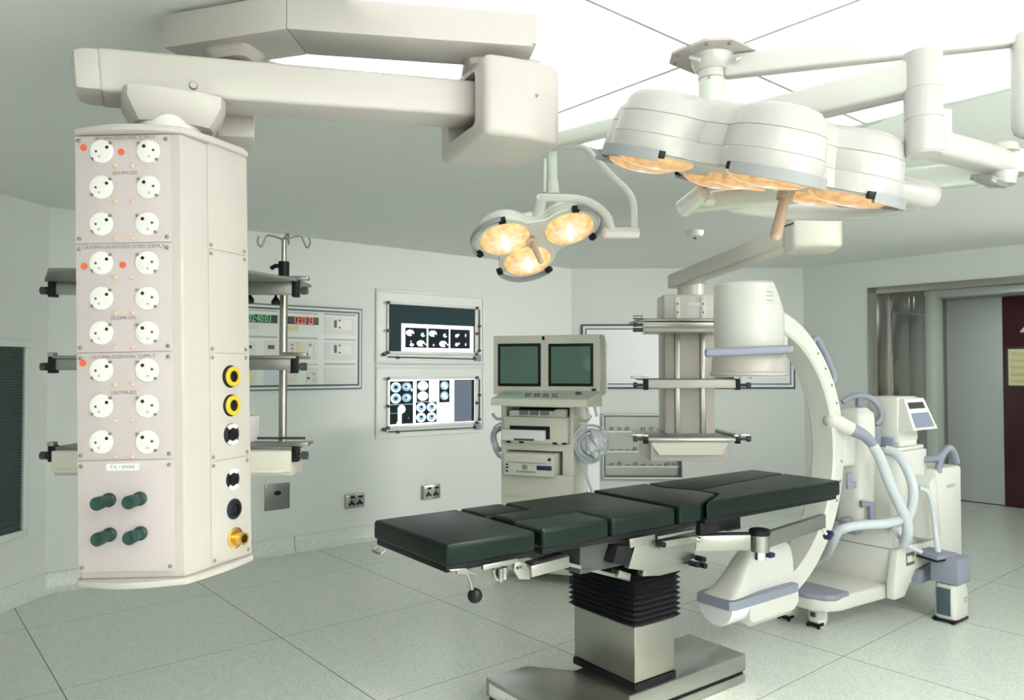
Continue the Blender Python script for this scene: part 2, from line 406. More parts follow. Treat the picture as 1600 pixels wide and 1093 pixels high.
# ---------------- luminous ceiling in the middle of the room (four opal panels)
cu, cv = 2.32, 1.63
lc = thing('luminous_ceiling', 'large bright luminous ceiling of opal panels above the operating table', 'ceiling light', uv(0, 0, CEIL), A40)
U0, U1, V0, V1 = 1.10, 3.52, .52, 2.72
g = .004
for a0, a1 in ((U0, cu), (cu, U1)):
    for b0, b1 in ((V0, cv), (cv, V1)):
        MB().span((a0 + g, b0 + g, -.016), (a1 - g, b1 - g, -.002)).build('opal_panel', 'panelglow', lc)
mb = MB(); mb.span((cu - .004, V0, -.019), (cu + .004, V1, -.001)); mb.span((U0, cv - .004, -.019), (U1, cv + .004, -.001)); mb.build('seam_strip', 'gap', lc)
mb = MB(); w_ = .03
for a in ((U0 - w_, V0 - w_, U1 + w_, V0), (U0 - w_, V1, U1 + w_, V1 + w_), (U0 - w_, V0, U0, V1), (U1, V0, U1 + w_, V1)):
    mb.span((a[0], a[1], -.02), (a[2], a[3], 0), .003)
mb.build('edge_frame', 'frame', lc)

# ceiling sensor
c = Hh(1086, 361, CEIL)
sd = thing('smoke_detector', 'round white detector on the grey ceiling beyond the lamps', 'detector', c)
MB().lathe([(.075, 0), (.075, -.015), (.062, -.045), (.025, -.055)][::-1], n=28).build('base', 'white', sd)
MB().cyl((0, 0, -.054), (0, 0, -.066), .016, .012).build('sensor_eye', 'dark', sd)

# ---------------- left wall: dark louvred vent
a = WL.sz(-70, 540); b = WL.sz(38, 845); z1 = WL.sz(38, 532)[1]; z0 = WL.sz(38, 836)[1]
vt = thing('return_air_grille', 'tall dark green louvred air grille in pale frame at far left', 'vent', WL.at(a[0], z0), WL.ang)
vw, vh = b[0] - a[0], z1 - z0
mb = MB(); fw = .045
for s in ((0, 0, vw, fw), (0, vh - fw, vw, vh), (0, fw, fw, vh - fw), (vw - fw, fw, vw, vh - fw)): mb.span((s[0], -.03, s[1]), (s[2], 0, s[3]), .004)
mb.build('frame', 'wall', vt)
MB().span((fw, -.004, fw), (vw - fw, -.001, vh - fw)).build('mesh_backing', 'grille', vt)
mb = MB(); nz = 70
for k in range(nz):
    z = fw + (vh - 2 * fw) * (k + .5) / nz
    mb.box((vw / 2, -.012, z), (vw - 2 * fw, .014, .003), 0, (D2(35), 0, 0))
mb.build('louvre_slats', 'grille', vt, 0)

# ---------------- back left wall: two film viewers, films, sockets, control panel
def wthing(name, label, cat, wall, px0, py0, px1, py1, group=None):     # box on a wall from two corners of its face
    s0, zb = wall.sz(px0, py1); s1, zt_ = wall.sz(px1, (py0 + py1) / 2); zt_ = wall.sz(px0, py0)[1]
    o = thing(name, label, cat, wall.at(s0, zb), wall.ang, group)
    return o, s1 - s0, zt_ - zb
def viewer(label, y0, y1, lit):
    o, w, h = wthing('film_viewer', label, 'x-ray viewer', WF, 586, y0, 756, y1, 'film viewers on the back left wall')
    mb = MB(); e = .03
    for s in ((0, 0, w, e), (0, h - e, w, h), (0, e, e, h - e), (w - e, e, w, h - e)): mb.span((s[0], -.02, s[1]), (s[2], 0, s[3]), .004)
    mb.build('outer_trim', 'panelface', o)
    MB().span((e, -.012, e), (w - e, 0, h - e)).build('face_plate', 'panelface', o)
    X0, X1, Z0, Z1 = w * .105, w * .895, h * .17, h * .80
    MB().span((X0, -.018, Z0), (X1, -.012, Z1)).build('lit_screen' if lit else 'dark_screen', 'glow' if lit else 'darkfilm', o)
    mb = MB(); 
    mb.span((X0 - .03, -.035, Z1), (X1 + .02, -.012, Z1 + .022), .004); mb.span((X0 - .03, -.03, Z0 - .03), (X1 + .02, -.012, Z0), .004)
    mb.span((X0 - .022, -.028, Z0), (X0 - .002, -.012, Z1), .003); mb.span((X1 + .002, -.028, Z0), (X1 + .018, -.012, Z1), .003)
    mb.build('film_rail', 'white', o)
    for (x, z) in ((X0 - .02, Z1 + .012), (X1 + .015, Z1 + .012), (X0 - .02, Z0 - .015), (X1 + .015, Z0 - .015), (X0 - .02, (Z0 + Z1) / 2 - .03), (X1 + .015, (Z0 + Z1) / 2 - .03)):
        MB().cyl((x, -.035, z), (x, -.055, z), .016, n=12).build('knob', 'dark', o)
    zz = h * .075
    mb = MB(); mb.tube([(X0 - .01, -.026, zz + .012), (X1 + .01, -.026, zz)], .006, 8, 0); mb.tube([(X1 + .06, -.026, Z0), (X1 + .06, -.026, Z1)], .006, 8, 0)
    for x in (X0 + .10, X1 - .0): mb.cyl((x, -.012, zz + .006), (x, -.042, zz + .006), .014, n=12)
    for z in (Z0 + .02, (Z0 + Z1) / 2 + .05): mb.cyl((X1 + .06, -.012, z), (X1 + .06, -.042, z), .012, n=12)
    mb.build('slider_rod', 'dark', o)
    MB().cyl((X0 - .055, -.012, zz + .035), (X0 - .055, -.05, zz + .035), .018, n=12).build('switch_knob', 'dark', o)
    MB().span((X1 + .0, -.02, zz - .025), (X1 + .085, -.012, zz + .045), .003).build('switch_plate', 'bluegrey', o)
    return o, X0, X1, Z0, Z1
va, aX0, aX1, aZ0, aZ1 = viewer('upper wall film viewer, mostly dark with one strip film', 450, 568, False)
vb, bX0, bX1, bZ0, bZ1 = viewer('lower wall film viewer, brightly lit and covered in scans', 570, 686, True)
def film(label, host, x0, x1, z0, z1, base, paint, yo=-.0195):
    o = thing('x_ray_film', label, 'x-ray film', host.matrix_basis @ Vector((x0, yo, z0)), host.rotation_euler.z, 'x-ray films on the wall viewers')
    w, h = x1 - x0, z1 - z0
    mb = MB().m(base); mb.span((0, -.0012, 0), (w, 0, h))
    dep = [0]
    def disc(cx, cz, r, k, sx=1.0, sz=1.0):
        dep[0] += 1; y = -.0013 - .00006 * dep[0]
        t = bmesh.new(); n = 18
        vs = [t.verts.new((min(w, max(0, (cx + r * sx * math.cos(2 * PI * i / n)) * w)), y, min(h, max(0, (cz + r * sz * math.sin(2 * PI * i / n)) * h)))) for i in range(n)]
        bmesh.ops.remove_doubles(t, verts=vs, dist=1e-5)
        vv = t.verts[:]
        t.faces.new(sorted(vv, key=lambda v: -math.atan2(v.co.z - cz * h, v.co.x - cx * w)))
        mb.m(k)._merge(t)
    def rect(a, b, c_, d_, k):
        dep[0] += 1; y = -.0013 - .00006 * dep[0]
        t = bmesh.new(); t.faces.new([t.verts.new(p) for p in ((a * w, y, b * h), (c_ * w, y, b * h), (c_ * w, y, d_ * h), (a * w, y, d_ * h))])
        mb.m(k)._merge(t)
    paint(disc, rect); mb.build('film_sheet', None, o, 0); return o
def p_strip(disc, rect):
    for i in range(3):
        a = .05 + i * .305; rect(a, .14, a + .285, .86, 'filmdark')
        def d(x, z, r, k, sx=1, sz=1): disc(a + .285 * x, .14 + .72 * z, r, k, sx, sz)
        if i < 2:
            d(.22, .74, .055, 'filmwhite', 1, 2.1); d(.33, .66, .016, 'filmdark', 1, 2.4); d(.82, .66, .03, 'filmpale', 1, 2.6); d(.90, .70, .018, 'filmdark', 1, 2.4)
            d(.72, .22, .055, 'filmwhite', 1, 2.1); d(.86, .16, .02, 'filmdark', 1, 2.2); d(.95, .18, .014, 'filmpale', 1, 2.0)
            if i == 0: d(.30, .14, .028, 'filmpale', 1, 2.2); d(.26, .30, .008, 'filmwhite', 1, 4)
            else: d(.26, .15, .010, 'filmpale', 1, 5)
        else:
            d(.32, .66, .022, 'filmwhite', 1, 3); d(.42, .72, .012, 'filmpale', 1, 4); d(.78, .70, .010, 'filmpale', 1, 7)
            d(.32, .20, .022, 'filmwhite', 1, 3); d(.44, .26, .012, 'filmpale', 1, 4); d(.78, .22, .010, 'filmpale', 1, 6)
wA = aX1 - aX0; hA = aZ1 - aZ0
film('white bordered strip of six skull scans on the upper viewer', va, aX0 + wA * .135, aX1 - wA * .015, aZ0, aZ0 + hA * .60, 'filmwhite', p_strip)
wB = bX1 - bX0; hB = bZ1 - bZ0
def fb(label, a, b, c_, d_, base, paint): return film(label, vb, bX0 + wB * a, bX0 + wB * c_, bZ0 + hB * b, bZ0 + hB * d_, base, paint)
def p_four(k1, k2):
    def f(disc, rect):
        for x in (.25, .75):
            for z in (.26, .74): disc(x, z, .24, k1, .98, .98); disc(x, z - .02, .13, k2); disc(x + .02, z + .03, .06, 'filmdark')
    return f
def p_head(disc, rect):
    for z in (.26, .74):
        disc(.25, z, .235, 'filmpale', .95, .95); disc(.25, z, .15, 'filmblue'); disc(.25, z, .07, 'filmdark')
        disc(.72, z + .02, .21, 'filmblue', 1, .9); disc(.76, z + .04, .10, 'filmpale'); disc(.70, z + .02, .05, 'filmdark'); 
    disc(.93, .62, .06, 'filmwhite', .6, 1.3)
def p_bone(disc, rect):
    rect(.34, .0, .50, .75, 'filmwhite'); disc(.50, .76, .17, 'filmwhite', 1, 1.3); disc(.38, .06, .14, 'filmwhite', .7, .6); disc(.52, .72, .05, 'filmpale', .6, 2); rect(.03, .56, .33, .58, 'filmblue'); disc(.8, .3, .02, 'filmpale')
def p_two(disc, rect):
    for z in (.27, .75): disc(.5, z, .44, 'filmpale', 1, .52); disc(.55, z - .02, .20, 'filmwhite', 1, .5)
def p_two2(disc, rect):
    for z in (.30, .76): disc(.5, z, .40, 'filmblue', 1, .5); disc(.45, z + .03, .22, 'filmpale', 1, .5); disc(.62, z - .06, .14, 'filmwhite', 1, .6)
fb('blue film of four head scans at top left of the lit viewer', .01, .46, .265, .965, 'filmdark', p_head)
fb('dark film of a white limb bone below the blue head scans', .01, .03, .265, .455, 'filmdark', p_bone)
fb('narrow pale film of two round scans, middle of the lit viewer', .305, .50, .445, .975, 'filmdark', p_two)
fb('square film of four bright brain slices at lower middle of the lit viewer', .295, .035, .535, .495, 'filmdark', p_four('filmpale', 'filmblue'))
fb('narrow film of two spine scans right of the middle of the lit viewer', .565, .47, .69, .975, 'filmdark', p_two2)
fb('plain dark grey film covering the right end of the lit viewer', .745, .01, .995, .985, 'filmgrey', lambda d, r: r(.86, 0, 1, 1, 'filmdark'))

def socket(label, px0, py0, px1, py1):
    o, w, h = wthing('wall_socket', label, 'socket', WF, px0, py0, px1, py1, 'double wall sockets')
    MB().span((0, -.035, 0), (w, 0, h), .004).build('face_plate', 'satin', o)
    for c_ in (.29, .72):
        r = MB().span((c_ * w - .012, -.043, h * .70), (c_ * w + .030, -.035, h * .86), .002).build('rocker_switch', 'black', o)
        mb = MB()
        mb.span((c_ * w - .008, -.0375, h * .40), (c_ * w + .008, -.035, h * .56)); mb.span((c_ * w - .03, -.0375, h * .20), (c_ * w - .008, -.035, h * .34)); mb.span((c_ * w + .010, -.0375, h * .20), (c_ * w + .032, -.035, h * .34)); mb.span((c_ * w - .02, -.0372, h * .28), (c_ * w + .02, -.035, h * .42))
        mb.build('pin_holes', 'black', o)
socket('steel double wall socket nearer the wall plate and the left pendant', 538, 772, 567, 794)
socket('steel double wall socket nearer the x-ray viewers and the monitor cart', 659, 758, 685, 780)
pl, w, h = wthing('blank_wall_plate', 'large square grey steel wall plate with a black outlet in it', 'wall plate', WF, 413, 757, 452, 798)
MB().span((0, -.012, 0), (w, 0, h), .002).build('plate', 'greysteel', pl)
for x in (.1, .9):
    for z in (.1, .9): MB().cyl((x * w, -.012, z * h), (x * w, -.015, z * h), .008, n=10).build('screw', 'satin', pl)
MB().sph((w * .5, -.012, h * .64), .032, (1, .5, .62)).build('cable_outlet', 'black', pl)

# control panel with two clocks
cp, w, h = wthing('theatre_control_panel', 'long wall control panel with digital clocks behind the shelf pendant', 'control panel', WF, 230, 468, 564, 606)
s0, zb = WF.sz(563, 607); zt_ = WF.sz(563, 483)[1]; sL = s0 - 1.9
cp.location = WF.at(sL, zb); w = 1.9; h = zt_ - zb
MB().span((0, -.028, 0), (w, 0, h), .002).build('outer_frame', 'edge', cp)
MB().span((.010, -.031, .010), (w - .010, -.026, h - .010), .002).build('rim', 'panelface', cp)
mb = MB(); e = .030
for s in ((e, e, w - e, e + .016), (e, h - e - .016, w - e, h - e), (e, e, e + .016, h - e), (w - e - .016, e, w - e, h - e)): mb.span((s[0], -.036, s[1]), (s[2], -.029, s[3]))
mb.build('inner_edge', 'edge', cp)
MB().span((e + .014, -.032, e + .014), (w - e - .014, -.029, h - e - .014)).build('face', 'panelface', cp)
def cpx(px, py): s, z = WF.sz(px, py); return s - sL, z - zb
def crect(px0, py0, px1, py1, name, mk, d=.004, y=-.032):
    a = cpx(px0, py0); b = cpx(px1, py0); bz = cpx(px0, py1)[1]
    return MB().span((a[0], y - d, bz), (b[0], y, a[1])).build(name, mk, cp, 0)
for (x0, y0, x1, y1) in ((504, 495, 553, 522), (504, 534, 553, 562), (504, 574, 553, 601), (447, 533, 494, 561), (374, 532, 397, 558), (410, 532, 432, 558), (447, 575, 461, 601), (476, 574, 494, 601), (410, 575, 432, 601), (374, 575, 397, 601)):
    m_ = crect(x0, y0, x1, y1, 'module_plate', 'module', .003)
for (x0, y0, x1, y1) in ((504, 489, 553, 492), (504, 529, 553, 531), (504, 567, 553, 570), (447, 526, 494, 529), (447, 487, 494, 489), (474, 568, 494, 570), (383, 524, 431, 527), (383, 483, 431, 485)):
    crect(x0, y0, x1, y1, 'heading_strip', 'inkl', .0012)
for (x0, y0, x1, y1, t_, mk) in ((447, 494, 495, 506, '12:23 23', 'ledred'), (374, 490, 431, 503, '02:40:03', 'ledgrn')):
    dsp = crect(x0, y0, x1, y1, 'clock_display', 'ledbox', .006)
    a = cpx(x0 + 1, (y0 + y1) / 2); b = cpx(x1, (y0 + y1) / 2); 
    text('digits', t_, .095, mk, dsp, ((a[0] + b[0]) / 2, -.0385, (a[1])), FR, ext=.0006, sx=(b[0] - a[0]) / .50)
for (x0, y0, x1, y1, mk) in ((513, 499, 546, 514, 'white'), (513, 538, 546, 553, 'white'), (447, 509, 464, 516, 'paleyellow'), (374, 506, 402, 514, 'module'), (461, 534, 467, 552, 'paleyellow'), (416, 539, 426, 545, 'amberled'), (374, 539, 391, 544, 'dark'), (410, 578, 431, 600, 'paleblue'), (382, 579, 392, 600, 'paleyellow'), (486, 589, 491, 596, 'paleyellow'), (448, 579, 454, 583, 'palered'), (449, 589, 454, 593, 'paleyellow'), (486, 582, 490, 586, 'palegreen'), (477, 589, 481, 592, 'dark'), (452, 537, 456, 540, 'palered'), (452, 543, 456, 546, 'palered'), (452, 549, 456, 552, 'palered'), (480, 537, 484, 541, 'palered'), (479, 541, 484, 556, 'white'), (488, 536, 493, 556, 'white')):
    crect(x0, y0, x1, y1, 'key_field', mk, .003, -.035)
for y in (499, 538):
    crect(519, y + 1, 523, y + 13, 'slot_switch', 'edge', .005, -.038)
    for k in (0, 11): crect(526.5, y + k + .5, 529, y + k + 3, 'lamp_dot', 'dark', .003, -.038)

# ---------------- back wall: whiteboard and glazed instrument cabinet
s0, zb = WB.sz(908, 607); s1, zt_ = WB.sz(1241, 506)
bd = thing('whiteboard', 'wide whiteboard with dark double edging on the back wall', 'whiteboard', WB.at(s0, zb), WB.ang); w, h = s1 - s0, zt_ - zb
MB().span((0, -.02, 0), (w, 0, h), .003).build('frame', 'edge', bd)
MB().span((.02, -.026, .02), (w - .02, -.018, h - .02), .002).build('rim', 'boardw', bd)
mb = MB()
for s in ((.05, .05, w - .05, .062), (.05, h - .062, w - .05, h - .05), (.05, .05, .062, h - .05), (w - .062, .05, w - .05, h - .05)): mb.span((s[0], -.03, s[1]), (s[2], -.025, s[3]))
mb.build('inner_edging', 'edge', bd)
MB().span((.062, -.028, .062), (w - .062, -.025, h - .062)).build('writing_surface', 'boardw', bd)
s0, zb = WB.sz(941, 747); s1, zt_ = WB.sz(1066, 646)
nc = thing('instrument_cabinet', 'recessed stainless instrument cabinet with glass shelves below the whiteboard', 'cabinet', WB.at(s0, zb), WB.ang); w, h = s1 - s0, zt_ - zb
MB().span((0, -.015, 0), (w, 0, h)).build('steel_back', 'steelh', nc)
mb = MB()
for s in ((0, 0, w, .025), (0, h - .02, w, h), (0, 0, .02, h), (w - .02, 0, w, h)): mb.span((s[0], -.06, s[1]), (s[2], 0, s[3]), .003)
mb.build('frame', 'frame', nc)
mb = MB()
for s in ((.02, .025, w - .02, .035), (.02, h - .03, w - .02, h - .02), (.02, .03, .03, h - .02), (w - .05, .03, w - .035, h - .02)): mb.span((s[0], -.065, s[1]), (s[2], -.01, s[3]))
mb.build('dark_channel', 'edge', nc)
for z in (.14, .32, .56):
    sh = MB().span((.03, -.055, z * h / .78), (w - .05, -.01, z * h / .78 + .018)).build('shelf', 'frame', nc)
    for k in range(9):
        x = .09 + k * (w - .2) / 8; c_ = MB().span((x, -.054, z * h / .78 + .018), (x + .040, -.012, z * h / .78 + random.choice((.03, .045, .055)))).build('instrument_clip', 'greysteel', sh, 0)
# ------------------------------------------------------------------ ceiling pendants
def cut(o, mb):                         # cut a pocket out of a part
    c = mb.build('pocket'); md = o.modifiers.new('cut', 'BOOLEAN'); md.object = c; md.operation = 'DIFFERENCE'; md.solver = 'EXACT'
    dg = bpy.context.evaluated_depsgraph_get(); me = bpy.data.meshes.new_from_object(o.evaluated_get(dg))
    o.modifiers.clear(); o.data = me
    me.shade_smooth(); me.set_sharp_from_angle(angle=D2(35))
    bpy.data.objects.remove(c)
def hub(mb, c, ztop, zbot, w, d, ang, taper=.66):
    rings = []
    for z, k in ((ztop, 1.0), (ztop - .35 * (ztop - zbot), 1.0), (zbot, taper)):
        r = []
        for i in range(24):
            a = 2 * PI * i / 24; ca, sa = math.cos(a), math.sin(a)
            q = 1 / (abs(ca) ** 5 + abs(sa) ** 5) ** .2
            x, y = w / 2 * q * ca * k, d / 2 * q * sa * k
            r.append((c[0] + x * math.cos(ang) - y * math.sin(ang), c[1] + x * math.sin(ang) + y * math.cos(ang), z))
        rings.append(r)
    mb.loft(rings); return mb
def joint_head(parent, near, ang, L, w, z0, z1, mk='enamel', slot=True):   # near = near left corner, x along ang
    a = ang; X = Vector((math.cos(a), math.sin(a), 0)); Y = Vector((-math.sin(a), math.cos(a), 0))
    pts = []
    loc = [(0, 0), (.25 * L, -.012), (.55 * L, -.015), (.9 * L, -.002), (L, .03), (L + .012, w * .5), (L, w - .03), (.9 * L, w), (.5 * L, w + .012), (0, w)]
    for x, y in loc:
        p = X * x + Y * y; pts.append((p.x, p.y))
    mb = MB(); mb.prism(pts, 0, z1 - z0, .022, seg=3)
    o = mb.build('joint_head', mk, parent, 35, loc=Vector(near) + Vector((0, 0, z0)))
    if slot:
        c = X * (.075) + Y * (w / 2)
        m2 = MB(); m2.box((c.x, c.y, (z1 - z0) * .54), (.25, w * .60, (z1 - z0) * .68), .02, (0, 0, a)); bpy.context.view_layer.update(); m2.bm.transform(o.matrix_world)
        cut(o, m2)
    sc_ = X * (.62 * L) + Y * -.013
    MB().cyl((sc_.x, sc_.y, (z1 - z0) * .55), (sc_.x + Y.x * -.004, sc_.y + Y.y * -.004, (z1 - z0) * .55), .005, n=10).build('cover_screw', 'screw', o)
    seam = MB(); p0 = X * .05 + Y * -.006; 
    return o

# ================= large service column at left
AX = Vector((-.97, 2.13, 2.24))
pen = thing('service_pendant', 'large cream service column with rows of sockets hanging at front left', 'ceiling pendant', AX)
wl = lambda p: Vector(p) - AX           # world -> local
TILT = -.0215
RT = Matrix.Rotation(TILT, 4, 'Y'); RTI = RT.inverted()
def bl(p): return RTI @ (Vector(p) - AX)         # world -> column body
out = [(-.188, -.13), (.088, -.13), (.18, .11), (.15, .17), (-.25, .17), (-.28, .11)]
ZT, ZB = -.018, -1.19
mb = MB(); mb.prism(out, ZB, ZT, .006)
body = mb.build('column_body', 'enamel', pen, 35, rot=(0, TILT, 0))
def lidpts(gr, bul):
    p = []
    for i in range(9):
        t = i / 8; p.append((-.188 - gr + (.276 + 2 * gr) * t, -.13 - gr - bul * math.sin(PI * t)))
    for i in range(1, 7):
        t = i / 6; p.append((.088 + gr + .092 * t + .012 * math.sin(PI * t), -.13 - gr + .24 * t))
    p += [(.15 + gr, .17 + gr), (-.25 - gr, .17 + gr), (-.28 - gr, .11)]
    return p
MB().prism(lidpts(.006, .035), ZT, ZT + .018, .005).build('top_lid', 'enamel', body, 35)
MB().prism(lidpts(.006, .035), ZB - .018, ZB, .005).build('bottom_lid', 'enamel', body, 35)
MB().cyl((0, 0, 0), (0, 0, .10), .083, n=36).build('swivel_shaft', 'white', pen)
FN = Vector((0, -1, 0)); FO = Vector((-1.02, 2.0, 1.6))
def fpt(px, py): return bl(onplane(px, py, FO, FN))      # front face point in body frame
YF = -.13
def frect(px0, py0, px1, py1): a = fpt(px0, py0); b = fpt(px1, py1); return a.x, min(a.z, b.z), b.x, max(a.z, b.z)
xl = fpt(121, 560).x; xr = fpt(270, 560).x
zs = [fpt(196, y).z for y in (211, 380, 550, 718, 893)]
def screw(par, x, z, y, r=.0055):
    if 'scr' not in globals():
        globals()['scr'] = MB().lathe([(.0055, 0), (.0055, .002), (.003, .0035)], Matrix.Rotation(PI / 2, 4, 'X'), 10).build('screw', 'screw', par); scr.location = (x, y, z); return scr
    return copy_to(scr, par, (x, y, z))
for k in range(4):
    fp = MB().span((xl, YF - .004, zs[k + 1] + .0015), (xr, YF + .002, zs[k] - .0015), .001).build('front_panel', 'enamel_pink', body)
    for x in (xl + .010, xr - .010):
        for z in (zs[k] - .014, zs[k + 1] + .014): screw(body, x, z, YF - .004)
YP = YF - .004
for s, (px, py), wpx in (('LR/OM4-ESSENTIAL SUPPLY', (196, 216.5), 96), ('LR/OM4-ESS', (196, 271), 39), ('LR/OM4-UN-INTERRUPTED SUPPLY', (195, 386), 127), ('LR/OM4-UPS', (194, 497), 39), ('LR/OM4-ESSENTIAL SUPPLY', (194, 557), 100), ('LR/OM4-ESS', (195, 613), 39)):
    p = fpt(px, py); o = text('printed_label', s, .0135, 'ink', body, (p.x, YP - .0006, p.z), FR, ext=.0003)
    wx = max(v.co.x for v in o.data.vertices) - min(v.co.x for v in o.data.vertices); o.scale.x = (wpx / F * 2.0) / wx
p = fpt(193, 729)
lb = MB().box((p.x, YP - .0008, p.z), (.085, .0016, .018)).build('name_strip', 'label', body, 0)
o = text('strip_print', 'T.V. / SPARE', .0125, 'ink', lb, (p.x, YP - .0020, p.z), FR, ext=.0003)
# sockets: a round plate with three pins, turned plates on left and right
def make_socket(side):
    mb = MB().m('white'); mb.lathe([(.0, .0045), (.024, .0045), (.0300, .003), (.0315, 0)][::-1], Matrix.Rotation(PI / 2, 4, 'X'), 32, cap=False)
    R = .0315
    pins = {1: ((.0165, .0095, .0045, 'black'), (-.0125, -.001, .0032, 'dark'), (-.004, -.0145, .0032, 'inkl')), -1: ((-.010, .013, .0048, 'black'), (.0150, .002, .0035, 'dark'), (.0035, -.0150, .0035, 'inkl'))}[side]
    for x, z, r, k in pins: mb.m(k).cyl((x, -.0043, z), (x, -.0052, z), r, n=10)
    for x, z in (((.024, .021), (-.023, -.020)) if side == 1 else ((-.025, .022), (.022, -.022))): mb.m('screw').cyl((x, 0, z), (x, -.004, z), .0042, n=10)
    return mb
rows = (237, 293, 350, 411, 466, 520, 578, 634, 690)
first = {}
for i, y in enumerate(rows):
    for side, px in ((1, 159.5 if i else 160), (-1, 233 if i < 2 else 231)):
        p = fpt(px, y)
        if side not in first: o = first[side] = make_socket(side).build('power_socket', None, body)
        else: o = copy_to(first[side], body)
        o.location = (p.x, YP, p.z)
    for px in (182, 208):
        p = fpt(px, y + 22.5)
        if 'neon0' not in globals(): neon0 = o = MB().lathe([(.0052, 0), (.0052, .003), (.003, .0055)], Matrix.Rotation(PI / 2, 4, 'X'), 12).build('indicator_lamp', 'neon', body)
        else: o = copy_to(neon0, body)
        o.location = (p.x, YP, p.z)
for px, py in ((132, 231), (190.5, 238), (133, 416), (193, 414), (131, 567)):
    p = fpt(px, py); o = MB().cyl((0, 0, 0), (0, -.0012, 0), .0088, n=20).build('red_sticker', 'red', body); o.location = (p.x, YP, p.z); o['label'] = 'round red sticker'
for px, py in ((172, 780), (220, 778), (173, 834), (221, 832)):
    p = fpt(px, py); g_ = MB().lathe([(.0185, 0), (.0185, .006), (.014, .010), (.013, .02)], Matrix.Rotation(PI / 2, 4, 'X'), 24).build('green_connector', 'green', body); g_.location = (p.x, YP, p.z)
    g_['label'] = 'dark green protruding connector'
    mb = MB(); mb.lathe([(.013, .02), (.0125, .035), (.0165, .037), (.0175, .062), (.015, .066), (.008, .064)], Matrix.Rotation(PI / 2, 4, 'X'), 24)
    mb.build('plug_cap', 'green', g_)
# right hand service panel
SD = Vector((.358, .934, 0)).normalized(); SN = Vector((SD.y, -SD.x, 0)); SO = AX + Vector((.088, -.13, 0))
def spt(px, py): return bl(onplane(px, py, SO, SN))
RZS = math.atan2(SD.y, SD.x)
srot = Matrix.Rotation(RZS, 4, 'Z')
xs0 = (spt(321, 560) - Vector((.088, -.13, 0))).dot(SD); xs1 = (spt(380, 560) - Vector((.088, -.13, 0))).dot(SD)
zsr = [spt(350, y).z for y in (220, 394, 552, 716, 872)]
SB = Vector((.088, -.13, 0))
for k in range(4):
    mb = MB(); mb.span((xs0, -.003, zsr[k + 1] + .0012), (xs1, .002, zsr[k] - .0012), .0008); mb.bm.transform(Matrix.Translation(SB) @ srot)
    mb.build('side_panel', 'enamel', body)
    for x in (xs0 + .008, xs1 - .008):
        for z in (zsr[k] - .012, zsr[k + 1] + .012):
            o = screw(body, 0, 0, 0); q = SB + SD * x + SN * .003; o.location = (q.x, q.y, z); o.rotation_euler = (0, 0, RZS)
def outlet(px, py, kind):
    p = spt(px, py) + SN * .003
    RX = Matrix.Rotation(PI / 2, 4, 'X')
    base = {'yellow': 'black', 'blackw': 'black', 'navy': 'navy', 'brass': 'black'}[kind]
    o = MB().lathe([(.033, 0), (.034, .008), (.031, .017), (.026, .020)], RX, 32).build('gas_outlet', base, body, loc=p, rot=(0, 0, RZS))
    if kind == 'yellow':
        o['label'] = 'gas outlet with yellow ring'
        MB().lathe([(.027, .019), (.0285, .025), (.025, .028), (.0165, .0275), (.0165, .018)], RX, 32, False).build('yellow_ring', 'yellow', o)
        MB().lathe([(.017, .018), (.017, .024), (.010, .024), (.009, .021)], RX, 24).build('socket_mouth', 'black', o)
    elif kind == 'blackw':
        o['label'] = 'black gas outlet with silver segments'
        for a in (PI / 2, -PI / 2):
            mb = MB(); t = bmesh.new()
            ri, ro = .019, .030; vs = []
            n = 8
            A_ = [a - .75 + 1.5 * i / n for i in range(n + 1)]
            inn = [t.verts.new((ri * math.cos(q), -.0235, ri * math.sin(q))) for q in A_]; ou = [t.verts.new((ro * math.cos(q), -.0235, ro * math.sin(q))) for q in A_]
            for i in range(n): t.faces.new((inn[i], inn[i + 1], ou[i + 1], ou[i]))
            g2 = bmesh.ops.extrude_face_region(t, geom=t.faces[:]); bmesh.ops.translate(t, vec=(0, .006, 0), verts=[v for v in g2['geom'] if isinstance(v, bmesh.types.BMVert)])
            bmesh.ops.recalc_face_normals(t, faces=t.faces); mb._merge(t); mb.build('silver_segment', 'white', o)
        MB().lathe([(.015, .018), (.015, .0245), (.010, .0245), (.009, .021)], RX, 24).build('socket_mouth', 'black', o)
    elif kind == 'navy':
        o['label'] = 'navy blue gas outlet'
        MB().lathe([(.027, .018), (.027, .026), (.022, .029), (.016, .028), (.015, .0225)], RX, 28).build('socket_mouth', 'black', o)
        MB().lathe([(.029, .017), (.0295, .023), (.025, .025), (.024, .018)], RX, 28, False).build('navy_ring', 'navy', o)
    else:
        o['label'] = 'brass threaded gas outlet'
        mb = MB(); mb.lathe([(.030, .017), (.030, .026), (.026, .028), (.017, .028), (.017, .036), (.0175, .037), (.0175, .040), (.0165, .041), (.0175, .043), (.0175, .047), (.0165, .048), (.0175, .050), (.0175, .056), (.012, .056), (.012, .03)], RX, 28, False); mb.build('brass_union', 'brass', o)
        MB().cyl((0, -.030, 0), (0, -.034, 0), .012, n=20).build('bore', 'dark', o)
for a in ((353, 588, 'yellow'), (353, 633, 'yellow'), (353, 678, 'blackw'), (354, 748, 'blackw'), (355, 794, 'navy'), (356, 839, 'brass')): outlet(*a)

